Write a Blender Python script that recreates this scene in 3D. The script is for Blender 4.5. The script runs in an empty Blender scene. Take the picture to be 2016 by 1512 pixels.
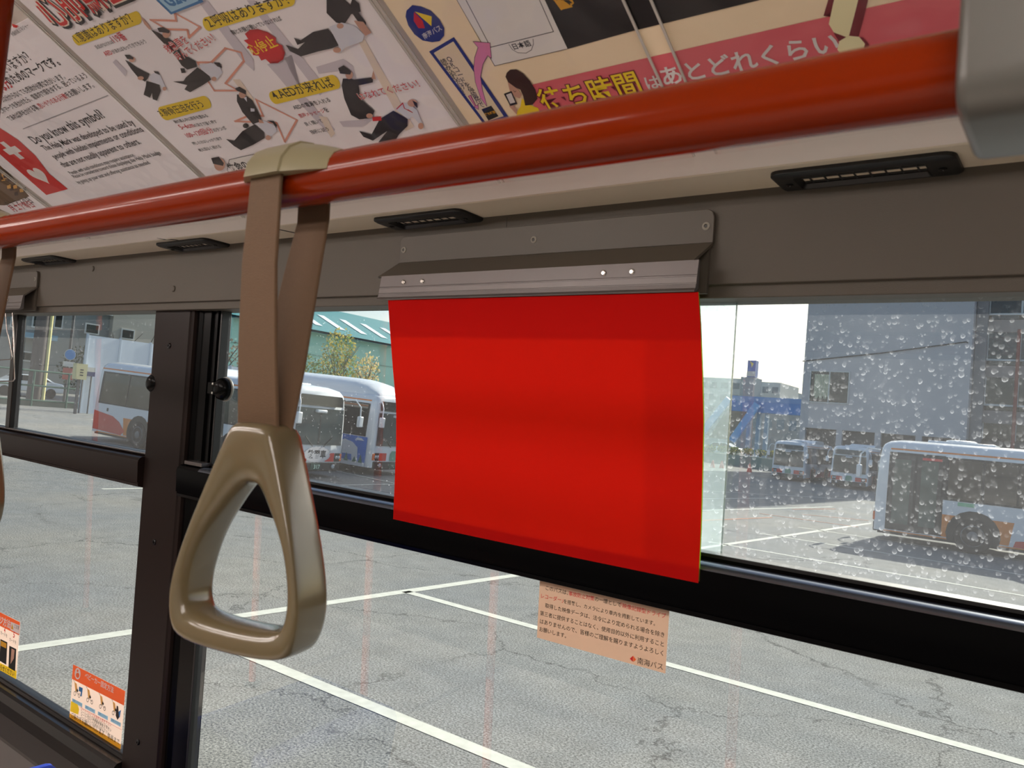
import bpy, bmesh, math, random
from mathutils import Vector, Matrix

# ------------------------------------------------------------------ camera, sky, sun, exposure
random.seed(7)
SC = bpy.context.scene
COL = SC.collection
CZ = 2.42                                   # lens height above the car park, metres
FPX = 1570.0                                # focal length in pixels of the 2016 wide frame
R = ((0.7999, 0.0439, -0.5986), (0.5932, 0.0934, 0.7996), (0.0910, -0.9947, 0.0486))
Rm = Matrix(R)
cam = bpy.data.cameras.new('camera')
cam.sensor_width = 36.0
cam.lens = FPX * 36.0 / 2016.0
cam.clip_start = 0.01
cam.clip_end = 2000
cam.dof.use_dof = True
cam.dof.focus_distance = 2.0
cam.dof.aperture_fstop = 18.0
camo = bpy.data.objects.new('camera', cam)
right, down, fwd = Rm.col[0], Rm.col[1], Rm.col[2]
rot = Matrix((right, -down, -fwd)).transposed()
camo.matrix_world = Matrix.Translation((0, 0, CZ)) @ rot.to_4x4()
COL.objects.link(camo)
SC.camera = camo

SUN_EL, SUN_AZ = math.radians(31.0), math.radians(2.0)      # the sun stands beyond the window, azimuth from +Y towards +X
world = bpy.data.worlds.new('sky')
SC.world = world
world.use_nodes = True
wn = world.node_tree.nodes
wl = world.node_tree.links
sky = wn.new('ShaderNodeTexSky')
sky.sky_type = 'NISHITA'
sky.sun_disc = False
sky.sun_elevation = SUN_EL
sky.sun_rotation = SUN_AZ
sky.air_density = 1.0
sky.dust_density = 2.5
sky.ozone_density = 1.0
wl.new(sky.outputs[0], wn['Background'].inputs[0])
wn['Background'].inputs[1].default_value = 0.10
sun = bpy.data.lights.new('sun', 'SUN')
sun.energy = 4.6
sun.angle = math.radians(0.6)
sun.color = (1.0, 0.93, 0.82)
suno = bpy.data.objects.new('sun', sun)
sd = Vector((math.sin(SUN_AZ) * math.cos(SUN_EL), math.cos(SUN_AZ) * math.cos(SUN_EL), math.sin(SUN_EL)))
suno.rotation_euler = (-sd).to_track_quat('-Z', 'Y').to_euler()
suno.location = sd * 60
COL.objects.link(suno)
SC.view_settings.view_transform = 'Standard'
SC.view_settings.look = 'None'
SC.view_settings.gamma = 1.0
SC.view_settings.use_curve_mapping = False
SC.view_settings.exposure = 0.75
SC.cycles.max_bounces = 10
SC.cycles.transparent_max_bounces = 16
SC.cycles.caustics_reflective = False
SC.cycles.caustics_refractive = False
SC.cycles.sample_clamp_indirect = 6.0

# ------------------------------------------------------------------ measuring: a point of the photograph on a known surface
def ray(px, py):
    return Rm @ Vector((px - 1008.0, py - 756.0, FPX))
EYE = Vector((0, 0, CZ))
def atX(px, py, x):
    v = ray(px, py); return EYE + v * (x / v.x)
def atY(px, py, y):
    v = ray(px, py); return EYE + v * (y / v.y)
def atZ(px, py, z):
    v = ray(px, py); return EYE + v * ((z - CZ) / v.z)

class Plane:
    """a flat surface with axes ex (reading direction), ey (up the sheet) and n (towards the viewer)"""
    def __init__(s, O, ex, ey, n):
        s.O, s.ex, s.ey, s.n = Vector(O), Vector(ex).normalized(), Vector(ey).normalized(), Vector(n).normalized()
    def pt(s, a, b, l=0.0):
        return s.O + s.ex * a + s.ey * b + s.n * l
    def px(s, x, y):
        v = ray(x, y); k = (s.O - EYE).dot(s.n) / v.dot(s.n); p = EYE + v * k - s.O
        return (p.dot(s.ex), p.dot(s.ey))

# ------------------------------------------------------------------ materials
MATS = {}
def lin(c):
    return tuple(((x / 12.92) if x <= 0.04045 else ((x + 0.055) / 1.055) ** 2.4) for x in c)
def nmat(name):
    m = bpy.data.materials.new(name); m.use_nodes = True
    return m, m.node_tree.nodes, m.node_tree.links, m.node_tree.nodes['Principled BSDF']
def M(name, rgb=None, rough=0.5, metal=0.0, spec=0.5, var=0.06, vscale=40.0, bump=0.0, bscale=200.0, coat=0.0, emit=None, trans=0.0):
    """procedural paint / plastic / cloth: colour (sRGB 0-1) with soft noise variation and optional fine relief"""
    if name in MATS: return MATS[name]
    m, N, L, P = nmat(name)
    c = lin(rgb)
    tc = N.new('ShaderNodeTexCoord')
    nz = N.new('ShaderNodeTexNoise'); nz.inputs['Scale'].default_value = vscale; nz.inputs['Detail'].default_value = 3
    L.new(tc.outputs['Object'], nz.inputs['Vector'])
    mx = N.new('ShaderNodeMix'); mx.data_type = 'RGBA'
    mx.inputs['A'].default_value = (*[x * (1 - var) for x in c], 1)
    mx.inputs['B'].default_value = (*[min(1, x * (1 + var)) for x in c], 1)
    L.new(nz.outputs['Fac'], mx.inputs['Factor']); L.new(mx.outputs['Result'], P.inputs['Base Color'])
    P.inputs['Roughness'].default_value = rough
    P.inputs['Metallic'].default_value = metal
    P.inputs['Specular IOR Level'].default_value = spec
    P.inputs['Coat Weight'].default_value = coat
    P.inputs['Coat Roughness'].default_value = 0.08
    if bump:
        n2 = N.new('ShaderNodeTexNoise'); n2.inputs['Scale'].default_value = bscale; n2.inputs['Detail'].default_value = 4
        L.new(tc.outputs['Object'], n2.inputs['Vector'])
        b = N.new('ShaderNodeBump'); b.inputs['Strength'].default_value = bump; b.inputs['Distance'].default_value = 0.002
        L.new(n2.outputs['Fac'], b.inputs['Height']); L.new(b.outputs['Normal'], P.inputs['Normal'])
    if emit:
        P.inputs['Emission Color'].default_value = (*c, 1); P.inputs['Emission Strength'].default_value = emit
    if trans:                                # thin paper / leaves: part of the light passes through
        t = N.new('ShaderNodeBsdfTranslucent'); L.new(mx.outputs['Result'], t.inputs['Color'])
        s = N.new('ShaderNodeMixShader'); s.inputs[0].default_value = trans
        L.new(P.outputs[0], s.inputs[1]); L.new(t.outputs[0], s.inputs[2])
        L.new(s.outputs[0], N['Material Output'].inputs['Surface'])
    MATS[name] = m
    return m

def math_node(N, L, op, a, b=None, clamp=False):
    n = N.new('ShaderNodeMath'); n.operation = op; n.use_clamp = clamp
    for i, x in enumerate((a, b)):
        if x is None: continue
        if isinstance(x, (int, float)): n.inputs[i].default_value = x
        else: L.new(x, n.inputs[i])
    return n.outputs[0]
def sheet_fresnel(N, L, f0=0.08):
    """reflectance of a thin clear sheet (both faces), the same from either side"""
    ge = N.new('ShaderNodeNewGeometry'); dt = N.new('ShaderNodeVectorMath'); dt.operation = 'DOT_PRODUCT'
    L.new(ge.outputs['Incoming'], dt.inputs[0]); L.new(ge.outputs['Normal'], dt.inputs[1])
    c = math_node(N, L, 'SUBTRACT', 1.0, math_node(N, L, 'ABSOLUTE', dt.outputs['Value']), True)
    return math_node(N, L, 'ADD', math_node(N, L, 'MULTIPLY', math_node(N, L, 'POWER', c, 5.0), 1.0 - f0), f0, True)
def glass(name, tint=(0.88, 0.95, 0.945), haze=0.02, spots=0.5, cell=0.011, size=0.33, dots=0.3, edge=0.0, ior=1.5):
    """window glass with dried rain marks on it: clear pane + mirror reflection + marks that scatter the light"""
    if name in MATS: return MATS[name]
    m, N, L, P = nmat(name); N.remove(P)
    tc = N.new('ShaderNodeTexCoord')
    mp = N.new('ShaderNodeMapping'); L.new(tc.outputs['Object'], mp.inputs['Vector'])
    mp.inputs['Scale'].default_value = (1, 0.0, 0.85)
    wob = N.new('ShaderNodeTexNoise'); wob.inputs['Scale'].default_value = 260; L.new(mp.outputs[0], wob.inputs['Vector'])
    wm = N.new('ShaderNodeVectorMath'); wm.operation = 'MULTIPLY_ADD'
    L.new(wob.outputs['Color'], wm.inputs[0]); wm.inputs[1].default_value = (0.0012, 0, 0.0012); L.new(mp.outputs[0], wm.inputs[2])
    def drops(cell, size, ring):
        v = N.new('ShaderNodeTexVoronoi'); v.inputs['Scale'].default_value = 1 / cell; v.inputs['Randomness'].default_value = 0.95
        L.new(wm.outputs[0], v.inputs['Vector'])
        sub = N.new('ShaderNodeVectorMath'); sub.operation = 'SUBTRACT'
        L.new(wm.outputs[0], sub.inputs[0]); L.new(v.outputs['Position'], sub.inputs[1])
        sp = N.new('ShaderNodeSeparateXYZ'); L.new(sub.outputs[0], sp.inputs[0])
        cs = N.new('ShaderNodeSeparateColor'); L.new(v.outputs['Color'], cs.inputs[0])
        rad = math_node(N, L, 'ADD', math_node(N, L, 'MULTIPLY', cs.outputs[0], size * 0.9), size * 0.25)
        rel = math_node(N, L, 'DIVIDE', v.outputs['Distance'], rad)
        inside = math_node(N, L, 'LESS_THAN', rel, 1.0)
        if ring:
            rim = math_node(N, L, 'POWER', rel, 3.0)
            low = math_node(N, L, 'ADD', math_node(N, L, 'MULTIPLY', sp.outputs[2], -1.1 / (cell * size)), 0.35, True)
            a = math_node(N, L, 'MULTIPLY', rim, low)
            a = math_node(N, L, 'ADD', a, 0.10)
        else:
            a = math_node(N, L, 'SUBTRACT', 1.0, rel, True)
        a = math_node(N, L, 'MULTIPLY', a, inside)
        return math_node(N, L, 'MULTIPLY', a, math_node(N, L, 'POWER', cs.outputs[1], 1.6))
    d = drops(cell, size, True)
    d2 = drops(cell * 0.36, 0.22, False)
    n2 = N.new('ShaderNodeTexNoise'); n2.inputs['Scale'].default_value = 6; n2.inputs['Detail'].default_value = 5
    L.new(mp.outputs[0], n2.inputs['Vector'])
    hz = math_node(N, L, 'MULTIPLY', n2.outputs['Fac'], haze * 2)
    tot = math_node(N, L, 'ADD', math_node(N, L, 'MULTIPLY', d, spots), math_node(N, L, 'MULTIPLY', d2, dots))
    tot = math_node(N, L, 'ADD', tot, hz)
    tot = math_node(N, L, 'MINIMUM', tot, 0.75)
    tr = N.new('ShaderNodeBsdfTransparent'); tr.inputs[0].default_value = (*tint, 1)
    gl = N.new('ShaderNodeBsdfGlossy'); gl.inputs['Roughness'].default_value = 0.0
    s1 = N.new('ShaderNodeMixShader'); L.new(sheet_fresnel(N, L, 0.075), s1.inputs[0])
    L.new(tr.outputs[0], s1.inputs[1]); L.new(gl.outputs[0], s1.inputs[2])
    tl = N.new('ShaderNodeBsdfTranslucent'); tl.inputs[0].default_value = (0.86, 0.93, 1.0, 1)
    s2 = N.new('ShaderNodeMixShader'); L.new(tot, s2.inputs[0]); L.new(s1.outputs[0], s2.inputs[1]); L.new(tl.outputs[0], s2.inputs[2])
    L.new(s2.outputs[0], N['Material Output'].inputs['Surface'])
    MATS[name] = m
    return m
def film(name, gloss=1.0):
    """clear plastic sleeve"""
    if name in MATS: return MATS[name]
    m, N, L, P = nmat(name); N.remove(P)
    tr = N.new('ShaderNodeBsdfTransparent'); tr.inputs[0].default_value = (0.97, 0.97, 0.965, 1)
    gl = N.new('ShaderNodeBsdfGlossy'); gl.inputs['Roughness'].default_value = 0.07
    tc = N.new('ShaderNodeTexCoord'); nz = N.new('ShaderNodeTexNoise'); nz.inputs['Scale'].default_value = 9; nz.inputs['Detail'].default_value = 2
    L.new(tc.outputs['Object'], nz.inputs['Vector'])
    bp = N.new('ShaderNodeBump'); bp.inputs['Strength'].default_value = 0.5; bp.inputs['Distance'].default_value = 0.02
    L.new(nz.outputs['Fac'], bp.inputs['Height']); L.new(bp.outputs[0], gl.inputs['Normal'])
    s = N.new('ShaderNodeMixShader'); L.new(sheet_fresnel(N, L, 0.05 * gloss), s.inputs[0])
    L.new(tr.outputs[0], s.inputs[1]); L.new(gl.outputs[0], s.inputs[2]); L.new(s.outputs[0], N['Material Output'].inputs['Surface'])
    MATS[name] = m
    return m

# ------------------------------------------------------------------ mesh building
ORI = {}
ID = lambda a, b, c: Vector((a, b, c))
class MB:
    def __init__(s, T=ID): s.v, s.f, s.T = [], [], T
    def P(s, a, b, c): s.v.append(s.T(a, b, c)); return len(s.v) - 1
    def W(s, p): s.v.append(Vector(p)); return len(s.v) - 1
    def poly(s, pts, world=False):
        s.f.append([(s.W(p) if world else s.P(*p)) for p in pts]); return s
    def box(s, x0, x1, y0, y1, z0, z1):
        i = [s.P(x, y, z) for z in (z0, z1) for y in (y0, y1) for x in (x0, x1)]
        for q in ((0, 2, 3, 1), (4, 5, 7, 6), (0, 1, 5, 4), (2, 6, 7, 3), (0, 4, 6, 2), (1, 3, 7, 5)): s.f.append([i[k] for k in q])
        return s
    def prism(s, prof, a0, a1, axis=0):
        """closed outline prof extruded from a0 to a1; axis says which of the three local axes is the extrusion"""
        def mk(p, a): return {0: (a, p[0], p[1]), 1: (p[0], a, p[1]), 2: (p[0], p[1], a)}[axis]
        A = [s.P(*mk(p, a0)) for p in prof]; B = [s.P(*mk(p, a1)) for p in prof]; n = len(prof)
        s.f.append(A[::-1]); s.f.append(B)
        for k in range(n): s.f.append([A[k], A[(k + 1) % n], B[(k + 1) % n], B[k]])
        return s
    def strip(s, rows, closed=False, caps=False):
        """rows of points (already world) joined into a skin"""
        I = [[s.W(p) for p in r] for r in rows]; n = len(I[0])
        for a, b in zip(I[:-1], I[1:]):
            for k in range(n if closed else n - 1): s.f.append([a[k], a[(k + 1) % n], b[(k + 1) % n], b[k]])
        if caps: s.f.append(I[0][::-1]); s.f.append(I[-1])
        return s
    def tube(s, path, r, seg=12, caps=True):
        path = [Vector(p) for p in path]; rows = []; up = None
        for k, p in enumerate(path):
            t = (path[min(k + 1, len(path) - 1)] - path[max(k - 1, 0)]).normalized()
            if up is None: up = t.orthogonal().normalized()
            u = (up - t * up.dot(t)).normalized(); up = u; w = t.cross(u)
            rr = r[k] if isinstance(r, (list, tuple)) else r
            rows.append([p + (u * math.cos(2 * math.pi * j / seg) + w * math.sin(2 * math.pi * j / seg)) * rr for j in range(seg)])
        return s.strip(rows, True, caps)
    def lathe(s, prof, O, ax, seg=16, caps=True):
        """prof: (radius, height along ax)"""
        O = Vector(O); ax = Vector(ax).normalized(); u = ax.orthogonal().normalized(); w = ax.cross(u)
        return s.strip([[O + ax * h + (u * math.cos(2 * math.pi * j / seg) + w * math.sin(2 * math.pi * j / seg)) * r for j in range(seg)] for r, h in prof], True, caps)
    def ball(s, c, r, seg=8, rings=6, sc=(1, 1, 1)):
        c = Vector(c); rows = []
        for i in range(1, rings):
            th = math.pi * i / rings
            rows.append([c + Vector((r * sc[0] * math.sin(th) * math.cos(2 * math.pi * j / seg), r * sc[1] * math.sin(th) * math.sin(2 * math.pi * j / seg), r * sc[2] * math.cos(th))) for j in range(seg)])
        return s.strip(rows, True, True)
    def build(s, name, mat, parent=None, smooth=None, bevel=0.0, bseg=2, fix=True):
        me = bpy.data.meshes.new(name)
        if parent is not None: o0 = ORI[parent.name]
        elif s.v:
            xs = [p.x for p in s.v]; ys = [p.y for p in s.v]; zs = [p.z for p in s.v]
            o0 = Vector(((min(xs) + max(xs)) / 2, (min(ys) + max(ys)) / 2, min(zs)))
        else: o0 = Vector()
        me.from_pydata([tuple(p - o0) for p in s.v], [], s.f)
        if fix:
            bm = bmesh.new(); bm.from_mesh(me); bmesh.ops.recalc_face_normals(bm, faces=bm.faces); bm.to_mesh(me); bm.free()
        me.materials.append(mat)
        ob = bpy.data.objects.new(name, me); COL.objects.link(ob)
        if parent is not None: ob.parent = parent
        else: ob.location = o0
        ORI[ob.name] = o0
        if smooth is not None:
            for p in me.polygons: p.use_smooth = True
            me.set_sharp_from_angle(angle=math.radians(smooth))
        if bevel:
            md = ob.modifiers.new('bevel', 'BEVEL'); md.width = bevel; md.segments = bseg; md.limit_method = 'ANGLE'; md.angle_limit = math.radians(40)
            if smooth is None:
                for p in me.polygons: p.use_smooth = True
                me.set_sharp_from_angle(angle=math.radians(35))
        return ob
def tag(o, label=None, cat=None, group=None, kind=None):
    if label: o['label'] = label
    if cat: o['category'] = cat
    if group: o['group'] = group
    if kind: o['kind'] = kind
    return o
def thing(name, label, cat, loc=(0, 0, 0), group=None, kind=None):
    e = bpy.data.objects.new(name, None); COL.objects.link(e); e.location = loc; e.empty_display_size = 0.1
    ORI[e.name] = Vector(loc)
    return tag(e, label, cat, group, kind)
def struct(name, label=None, loc=(0, 0, 0)):
    e = bpy.data.objects.new(name, None); COL.objects.link(e); e.location = loc; ORI[e.name] = Vector(loc)
    return tag(e, label, None, None, 'structure')
def kids(o): return [c for c in bpy.data.objects if c.parent == o]
def copy_tree(o, parent=None):
    c = o.copy(); COL.objects.link(c); c.parent = parent
    ORI[c.name] = ORI[o.name]
    for ch in kids(o): copy_tree(ch, c)
    return c
def rounded(x0, x1, y0, y1, r, n=4):
    pts = []
    for cx, cy, a0 in ((x1 - r, y1 - r, 0), (x0 + r, y1 - r, 90), (x0 + r, y0 + r, 180), (x1 - r, y0 + r, 270)):
        for k in range(n + 1):
            a = math.radians(a0 + 90 * k / n); pts.append((cx + r * math.cos(a), cy + r * math.sin(a)))
    return pts

# ------------------------------------------------------------------ flat print on a sheet (lettering and shapes), collected per colour
class Print:
    """printed matter on a plane; every colour becomes one thin mesh, later colours lie a hair above earlier ones"""
    def __init__(s, plane, lift=0.0004, step=0.000012):
        s.pl, s.lift, s.step, s.layers, s.k, s.pieces = plane, lift, step, {}, 0, []
    def layer(s, key):
        if key not in s.layers: s.layers[key] = MB()
        s.k += 1
        return s.layers[key], s.lift + s.k * s.step
    def shape(s, key, pts, ab=False):
        mb0, l = s.layer(key)
        q = [p if ab else s.pl.px(*p) for p in pts]
        mb = MB(); s.pieces.append((key, mb))
        tri = bmesh.new(); vs = [tri.verts.new((a, b, 0)) for a, b in q]
        try:
            f = tri.faces.new(vs); bmesh.ops.triangulate(tri, faces=[f]); tri.verts.index_update()
            base = len(mb.v)
            for v in tri.verts: mb.W(s.pl.pt(v.co.x, v.co.y, l))
            for f in tri.faces: mb.f.append([base + v.index for v in f.verts])
        except ValueError: pass
        tri.free()
    def ring(s, key, pts, w, ab=False, close=True):
        q = [Vector(p if ab else s.pl.px(*p)) for p in pts]; n = len(q); mb, l = s.layer(key)
        for i in range(n if close else n - 1):
            a, b = q[i], q[(i + 1) % n]; d = (b - a)
            if d.length < 1e-9: continue
            d.normalize(); e = Vector((-d.y, d.x)) * w / 2; x = d * w / 2
            mb.poly([s.pl.pt(v.x, v.y, l) for v in (a - x + e, a - x - e, b + x - e, b + x + e)], True)
    def disc(s, key, c, rx, ry=None, n=24, ab=False):
        c = Vector(c if ab else s.pl.px(*c)); ry = ry or rx
        s.shape(key, [(c.x + rx * math.cos(6.28318 * k / n), c.y + ry * math.sin(6.28318 * k / n)) for k in range(n)], True)
    def text(s, key, body, p0, p1, bold=0.0, ab=False, hs=1.0, dx=0, dy=0, em=None):
        """lettering whose baseline runs from p0 to p1 (photograph pixels, or sheet metres when ab)"""
        mb, l = s.layer(key)
        a = Vector(p0 if ab else s.pl.px(*p0)); b = Vector(p1 if ab else s.pl.px(*p1))
        cu = bpy.data.curves.new('lettering', 'FONT'); cu.body = body; cu.size = 1; cu.resolution_u = 2; cu.fill_mode = 'FRONT'; cu.offset = bold
        to = bpy.data.objects.new('lettering', cu); me = bpy.data.meshes.new_from_object(to)
        if len(me.vertices):
            x0 = min(v.co.x for v in me.vertices); x1 = max(v.co.x for v in me.vertices)
            ex = (b - a) / (x1 - x0) if em is None else (b - a).normalized() * em; k = ex.length * hs; base = len(mb.v)
            for v in me.vertices:
                q = a + ex * (v.co.x - x0) + Vector((0, k * v.co.y)) + Vector((dx, dy))
                mb.W(s.pl.pt(q.x, q.y, l))
            for f in me.polygons: mb.f.append([base + i for i in f.vertices])
        bpy.data.objects.remove(to); bpy.data.curves.remove(cu); bpy.data.meshes.remove(me)
    def column(s, key, body, p0, p1, size, bold=0.0, ab=False):
        """upright column of characters running from p0 down to p1"""
        a = Vector(p0 if ab else s.pl.px(*p0)); b = Vector(p1 if ab else s.pl.px(*p1)); n = len(body)
        for i, ch in enumerate(body):
            c = a + (b - a) * (i / max(1, n - 1)); s.text(key, ch, (c.x - size / 2, c.y - size * 0.4), (c.x + size / 2, c.y - size * 0.4), bold, True, em=size)
    def build(s, parent, cols, rough=0.45, trans=0.0, prefix='printed'):
        def mt(key): return M('ink_' + key + ('_t' if trans else ''), cols[key], rough=rough, var=0.03, trans=trans)
        for key, mb in s.layers.items():
            if mb.f: tag(mb.build(prefix + '_lettering', mt(key), parent, fix=False), kind='stuff')
        for key, mb in s.pieces:
            if mb.f: mb.build(prefix + '_shape', mt(key), parent, fix=False)

# ================================================================== THE BUS INTERIOR
FILL_LAMP = 12.0
AL = math.radians(2.25)                      # the side wall leans in towards its top
YW = 0.90
wn_ = Vector((0, math.cos(AL), math.sin(AL)))          # outward
wu_ = Vector((0, -math.sin(AL), math.cos(AL)))         # up along the wall
def WF(u, v, d): return EYE + Vector((u, YW, 0)) + wu_ * v + wn_ * d
def wplane(d): return Plane(WF(0, 0, d), (1, 0, 0), wu_, -wn_)
def rel(x, y, z): return Vector((x, y, CZ + z))       # bus coordinates with heights counted from the lens

GREY = M('wall_plastic', (0.30, 0.275, 0.24), rough=0.55, var=0.03, vscale=6, bump=0.15, bscale=900)
CREAM = M('soffit_plastic', (0.86, 0.82, 0.74), rough=0.38, var=0.02, vscale=5, bump=0.05, bscale=700)
BRONZE = M('dark_bronze_metal', (0.13, 0.10, 0.092), rough=0.35, metal=0.0, spec=0.12, var=0.05, vscale=12, bump=0.03, bscale=400)
BLACK = M('black_gasket', (0.045, 0.045, 0.05), rough=0.42, var=0.1)
GLOSSBLACK = M('black_plastic', (0.02, 0.02, 0.022), rough=0.25, spec=0.1, var=0.05)
ALU = M('aluminium', (0.42, 0.40, 0.395), rough=0.38, metal=0.6, var=0.03)
CHROME = M('screw_steel', (0.75, 0.73, 0.70), rough=0.22, metal=1.0)
DARKSCREW = M('dark_screw', (0.06, 0.055, 0.06), rough=0.35, metal=0.5)

XA, XB = -6.0, 2.6
# ---- side wall above the windows
w = struct('wall_right', 'grey beige plastic panel above the bus windows', WF(-1, 0.17, 0))
mb = MB(WF); mb.prism([(0.168, -0.012), (0.168, 0.05), (0.31, 0.05), (0.31, -0.02), (0.183, -0.02), (0.183, -0.0125)], XA, XB)
mb.build('upper_panel', GREY, w, bevel=0.0012)
for u, v in ((-1.879, 0.266), (-1.532, 0.21)):
    MB().lathe([(0.0065, 0), (0.0065, 0.0022), (0.005, 0.0034)], WF(u, v, -0.0195), -wn_, 14).build('screw_cap', GREY, w, smooth=30)
sx = wplane(-0.0205).px(997, 434)
MB(WF).box(sx[0] - 0.0006, sx[0] + 0.0006, 0.262, 0.288, -0.0208, -0.0195).build('panel_seam', M('seam', (0.3, 0.285, 0.26)), w)
# lower wall and the solid wall past the last window
mb = MB(WF); mb.prism([(-1.75, -0.035), (-1.75, 0.04), (-0.80, 0.04), (-0.80, 0.031), (-0.87, 0.031), (-0.87, -0.035)], XA, XB); mb.build('lower_panel', M('lower_wall', (0.38, 0.365, 0.35), rough=0.6, bump=0.2, bscale=500), w)
MB(WF).box(0.62, XB, -0.80, 0.17, -0.005, 0.04).build('end_panel', GREY, w)
MB(WF).box(XA, -3.35, -0.80, 0.17, -0.005, 0.04).build('end_panel', GREY, w)

# ---- pillar between the windows
p = struct('trim_1', 'dark bronze window pillar with black screws', WF(-1.56, -0.79, 0))
def vert_prism(mb, prof, v0, v1):            # profile in (u, d), extruded along v
    mb.prism(prof, v0, v1, axis=1); return mb
vert_prism(MB(lambda a, b, c: WF(a, b, c)), [(-1.632, 0.035), (-1.632, 0.003), (-1.629, 0.0), (-1.499, 0.0), (-1.496, 0.003), (-1.4935, 0.003), (-1.49, 0.0), (-1.485, 0.002), (-1.483, 0.008), (-1.483, 0.035)], -0.80, 0.168).build('pillar_cover', BRONZE, p, smooth=25)
for u, v in ((-1.567, 0.095), (-1.567, -0.313), (-1.572, -0.727)):
    MB().lathe([(0.0062, -0.001), (0.0062, 0.0012), (0.0045, 0.0026), (0.0022, 0.0026), (0.0022, 0.0012)], WF(u, v, 0), -wn_, 14).build('screw', DARKSCREW, p, smooth=30)

# ---- windows
V_T, V_M0, V_M1, V_B = 0.170, -0.138, -0.207, -0.781
def midrail(name, u0, u1, par, mat):
    prof = [(V_M0, 0.034), (V_M0, 0.012), (V_M0 - 0.004, 0.0085), (V_M0 - 0.0045, -0.004), (V_M0 - 0.007, -0.009), (V_M0 - 0.0115, -0.0125), (V_M0 - 0.0165, -0.0135),
            (-0.1965, -0.0115), (-0.1975, -0.009), (-0.1990, -0.009), (-0.2000, -0.0105), (-0.2060, -0.008), (V_M1, 0.0), (V_M1, 0.034)]
    return MB(WF).prism(prof, u0, u1).build(name, mat, par, smooth=22)
def frame(par, u0, u1, w_, v0, v1, d0, d1, mat, name='frame'):
    mb = MB(WF)
    mb.box(u0, u0 + w_, v0, v1, d0, d1); mb.box(u1 - w_, u1, v0, v1, d0, d1)
    mb.box(u0 + w_, u1 - w_, v0, v0 + w_, d0, d1); mb.box(u0 + w_, u1 - w_, v1 - w_, v1, d0, d1)
    return mb.build(name, mat, par, bevel=0.001)
def sill(par, u0, u1):
    prof = [(V_B, 0.03), (V_B, 0.010), (V_B - 0.006, 0.006), (V_B - 0.007, -0.008), (V_B - 0.012, -0.014), (-0.808, -0.022), (-0.820, -0.038), (-0.866, -0.046), (-0.880, -0.040), (-0.880, 0.03)]
    MB(WF).prism(prof, u0, u1).build('sill', M('dark_sill', (0.16, 0.145, 0.14), rough=0.2, metal=0.4), par, smooth=20)
G_UP1 = glass('glass_upper_left', haze=0.012, spots=0.10, cell=0.010, dots=0.20)
G_UPA = glass('glass_upper_middle', haze=0.012, spots=0.10, cell=0.008, size=0.30, dots=0.9)
G_UPB = glass('glass_upper_right', haze=0.034, spots=0.30, cell=0.0047, size=0.60, dots=0.3)
G_LOW = glass('glass_lower', haze=0.006, spots=0.0, dots=0.06)
w1 = struct('window_1', 'bus window left of the dark pillar with sliding upper pane', WF(-2.4, V_B, 0))
w2 = struct('window_2', 'wide bus window with sliding upper panes over a fixed lower pane', WF(-0.4, V_B, 0))
midrail('middle_rail', -3.35, -1.632, w1, BRONZE)
midrail('middle_rail', -1.483, 0.62, w2, M('black_bronze_metal', (0.022, 0.022, 0.027), rough=0.2, metal=0.0, spec=0.05, var=0.05))
sill(w1, -3.35, -1.632); sill(w2, -1.483, 0.62)
# side post of the wide window: stepped black channels
vert_prism(MB(WF), [(-1.483, 0.034), (-1.483, 0.008), (-1.470, 0.004), (-1.466, 0.010), (-1.441, 0.012), (-1.439, 0.017), (-1.426, 0.018), (-1.424, 0.013), (-1.419, 0.013), (-1.417, 0.020), (-1.409, 0.021), (-1.409, 0.034)], V_M0 + 0.0005, V_T - 0.002).build('side_channel', GLOSSBLACK, w2, smooth=20)
vert_prism(MB(WF), [(-1.483, 0.034), (-1.483, 0.008), (-1.470, 0.004), (-1.462, 0.010), (-1.409, 0.012), (-1.407, 0.018), (-1.407, 0.034)], V_B, V_M1).build('side_frame', GLOSSBLACK, w2, smooth=20)
MB(WF).box(-1.47, -1.409, V_M0 - 0.003, V_M0 + 0.0045, -0.006, 0.03).build('channel_foot', ALU, w2, bevel=0.001)
frame(w2, -1.41, 0.60, 0.005, V_M0 - 0.001, V_T + 0.004, 0.0125, 0.034, BLACK, 'upper_gasket')
frame(w2, -1.41, 0.60, 0.006, V_B, V_M1 + 0.002, 0.008, 0.03, BLACK, 'lower_gasket')
frame(w1, -3.30, -1.630, 0.004, V_M0 - 0.001, V_T + 0.004, 0.0125, 0.034, BLACK, 'upper_gasket')
frame(w1, -3.30, -1.630, 0.005, V_B, V_M1 + 0.002, 0.008, 0.03, BLACK, 'lower_gasket')
MB(WF).box(-2.372, -2.345, V_M0, V_T, 0.012, 0.034).build('sash_stile', M('brown_black_metal', (0.11, 0.09, 0.085), rough=0.3, metal=0.4), w1, bevel=0.002)
def pane(name, u0, u1, v0, v1, d, mat, par):
    return MB(WF).poly([(u0, v0, d), (u1, v0, d), (u1, v1, d), (u0, v1, d)]).build(name, mat, par)
pane('upper_pane', -3.3, -1.63, V_M0 - 0.001, V_T + 0.004, 0.024, G_UP1, w1)
pane('lower_pane', -3.3, -1.63, V_B, V_M1, 0.016, G_LOW, w1)
ua = wplane(0.028).px(1432, 900)[0]
pane('sliding_pane', -1.41, ua, V_M0 - 0.001, V_T + 0.004, 0.028, G_UPA, w2)
pane('sliding_pane', ua - 0.08, 0.6, V_M0 - 0.001, V_T + 0.004, 0.018, G_UPB, w2)
MB(WF).box(ua - 0.0004, ua + 0.0001, V_M0, V_T, 0.0265, 0.0305).build('pane_edge', M('glass_edge', (0.45, 0.55, 0.52), rough=0.2), w2)
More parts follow.
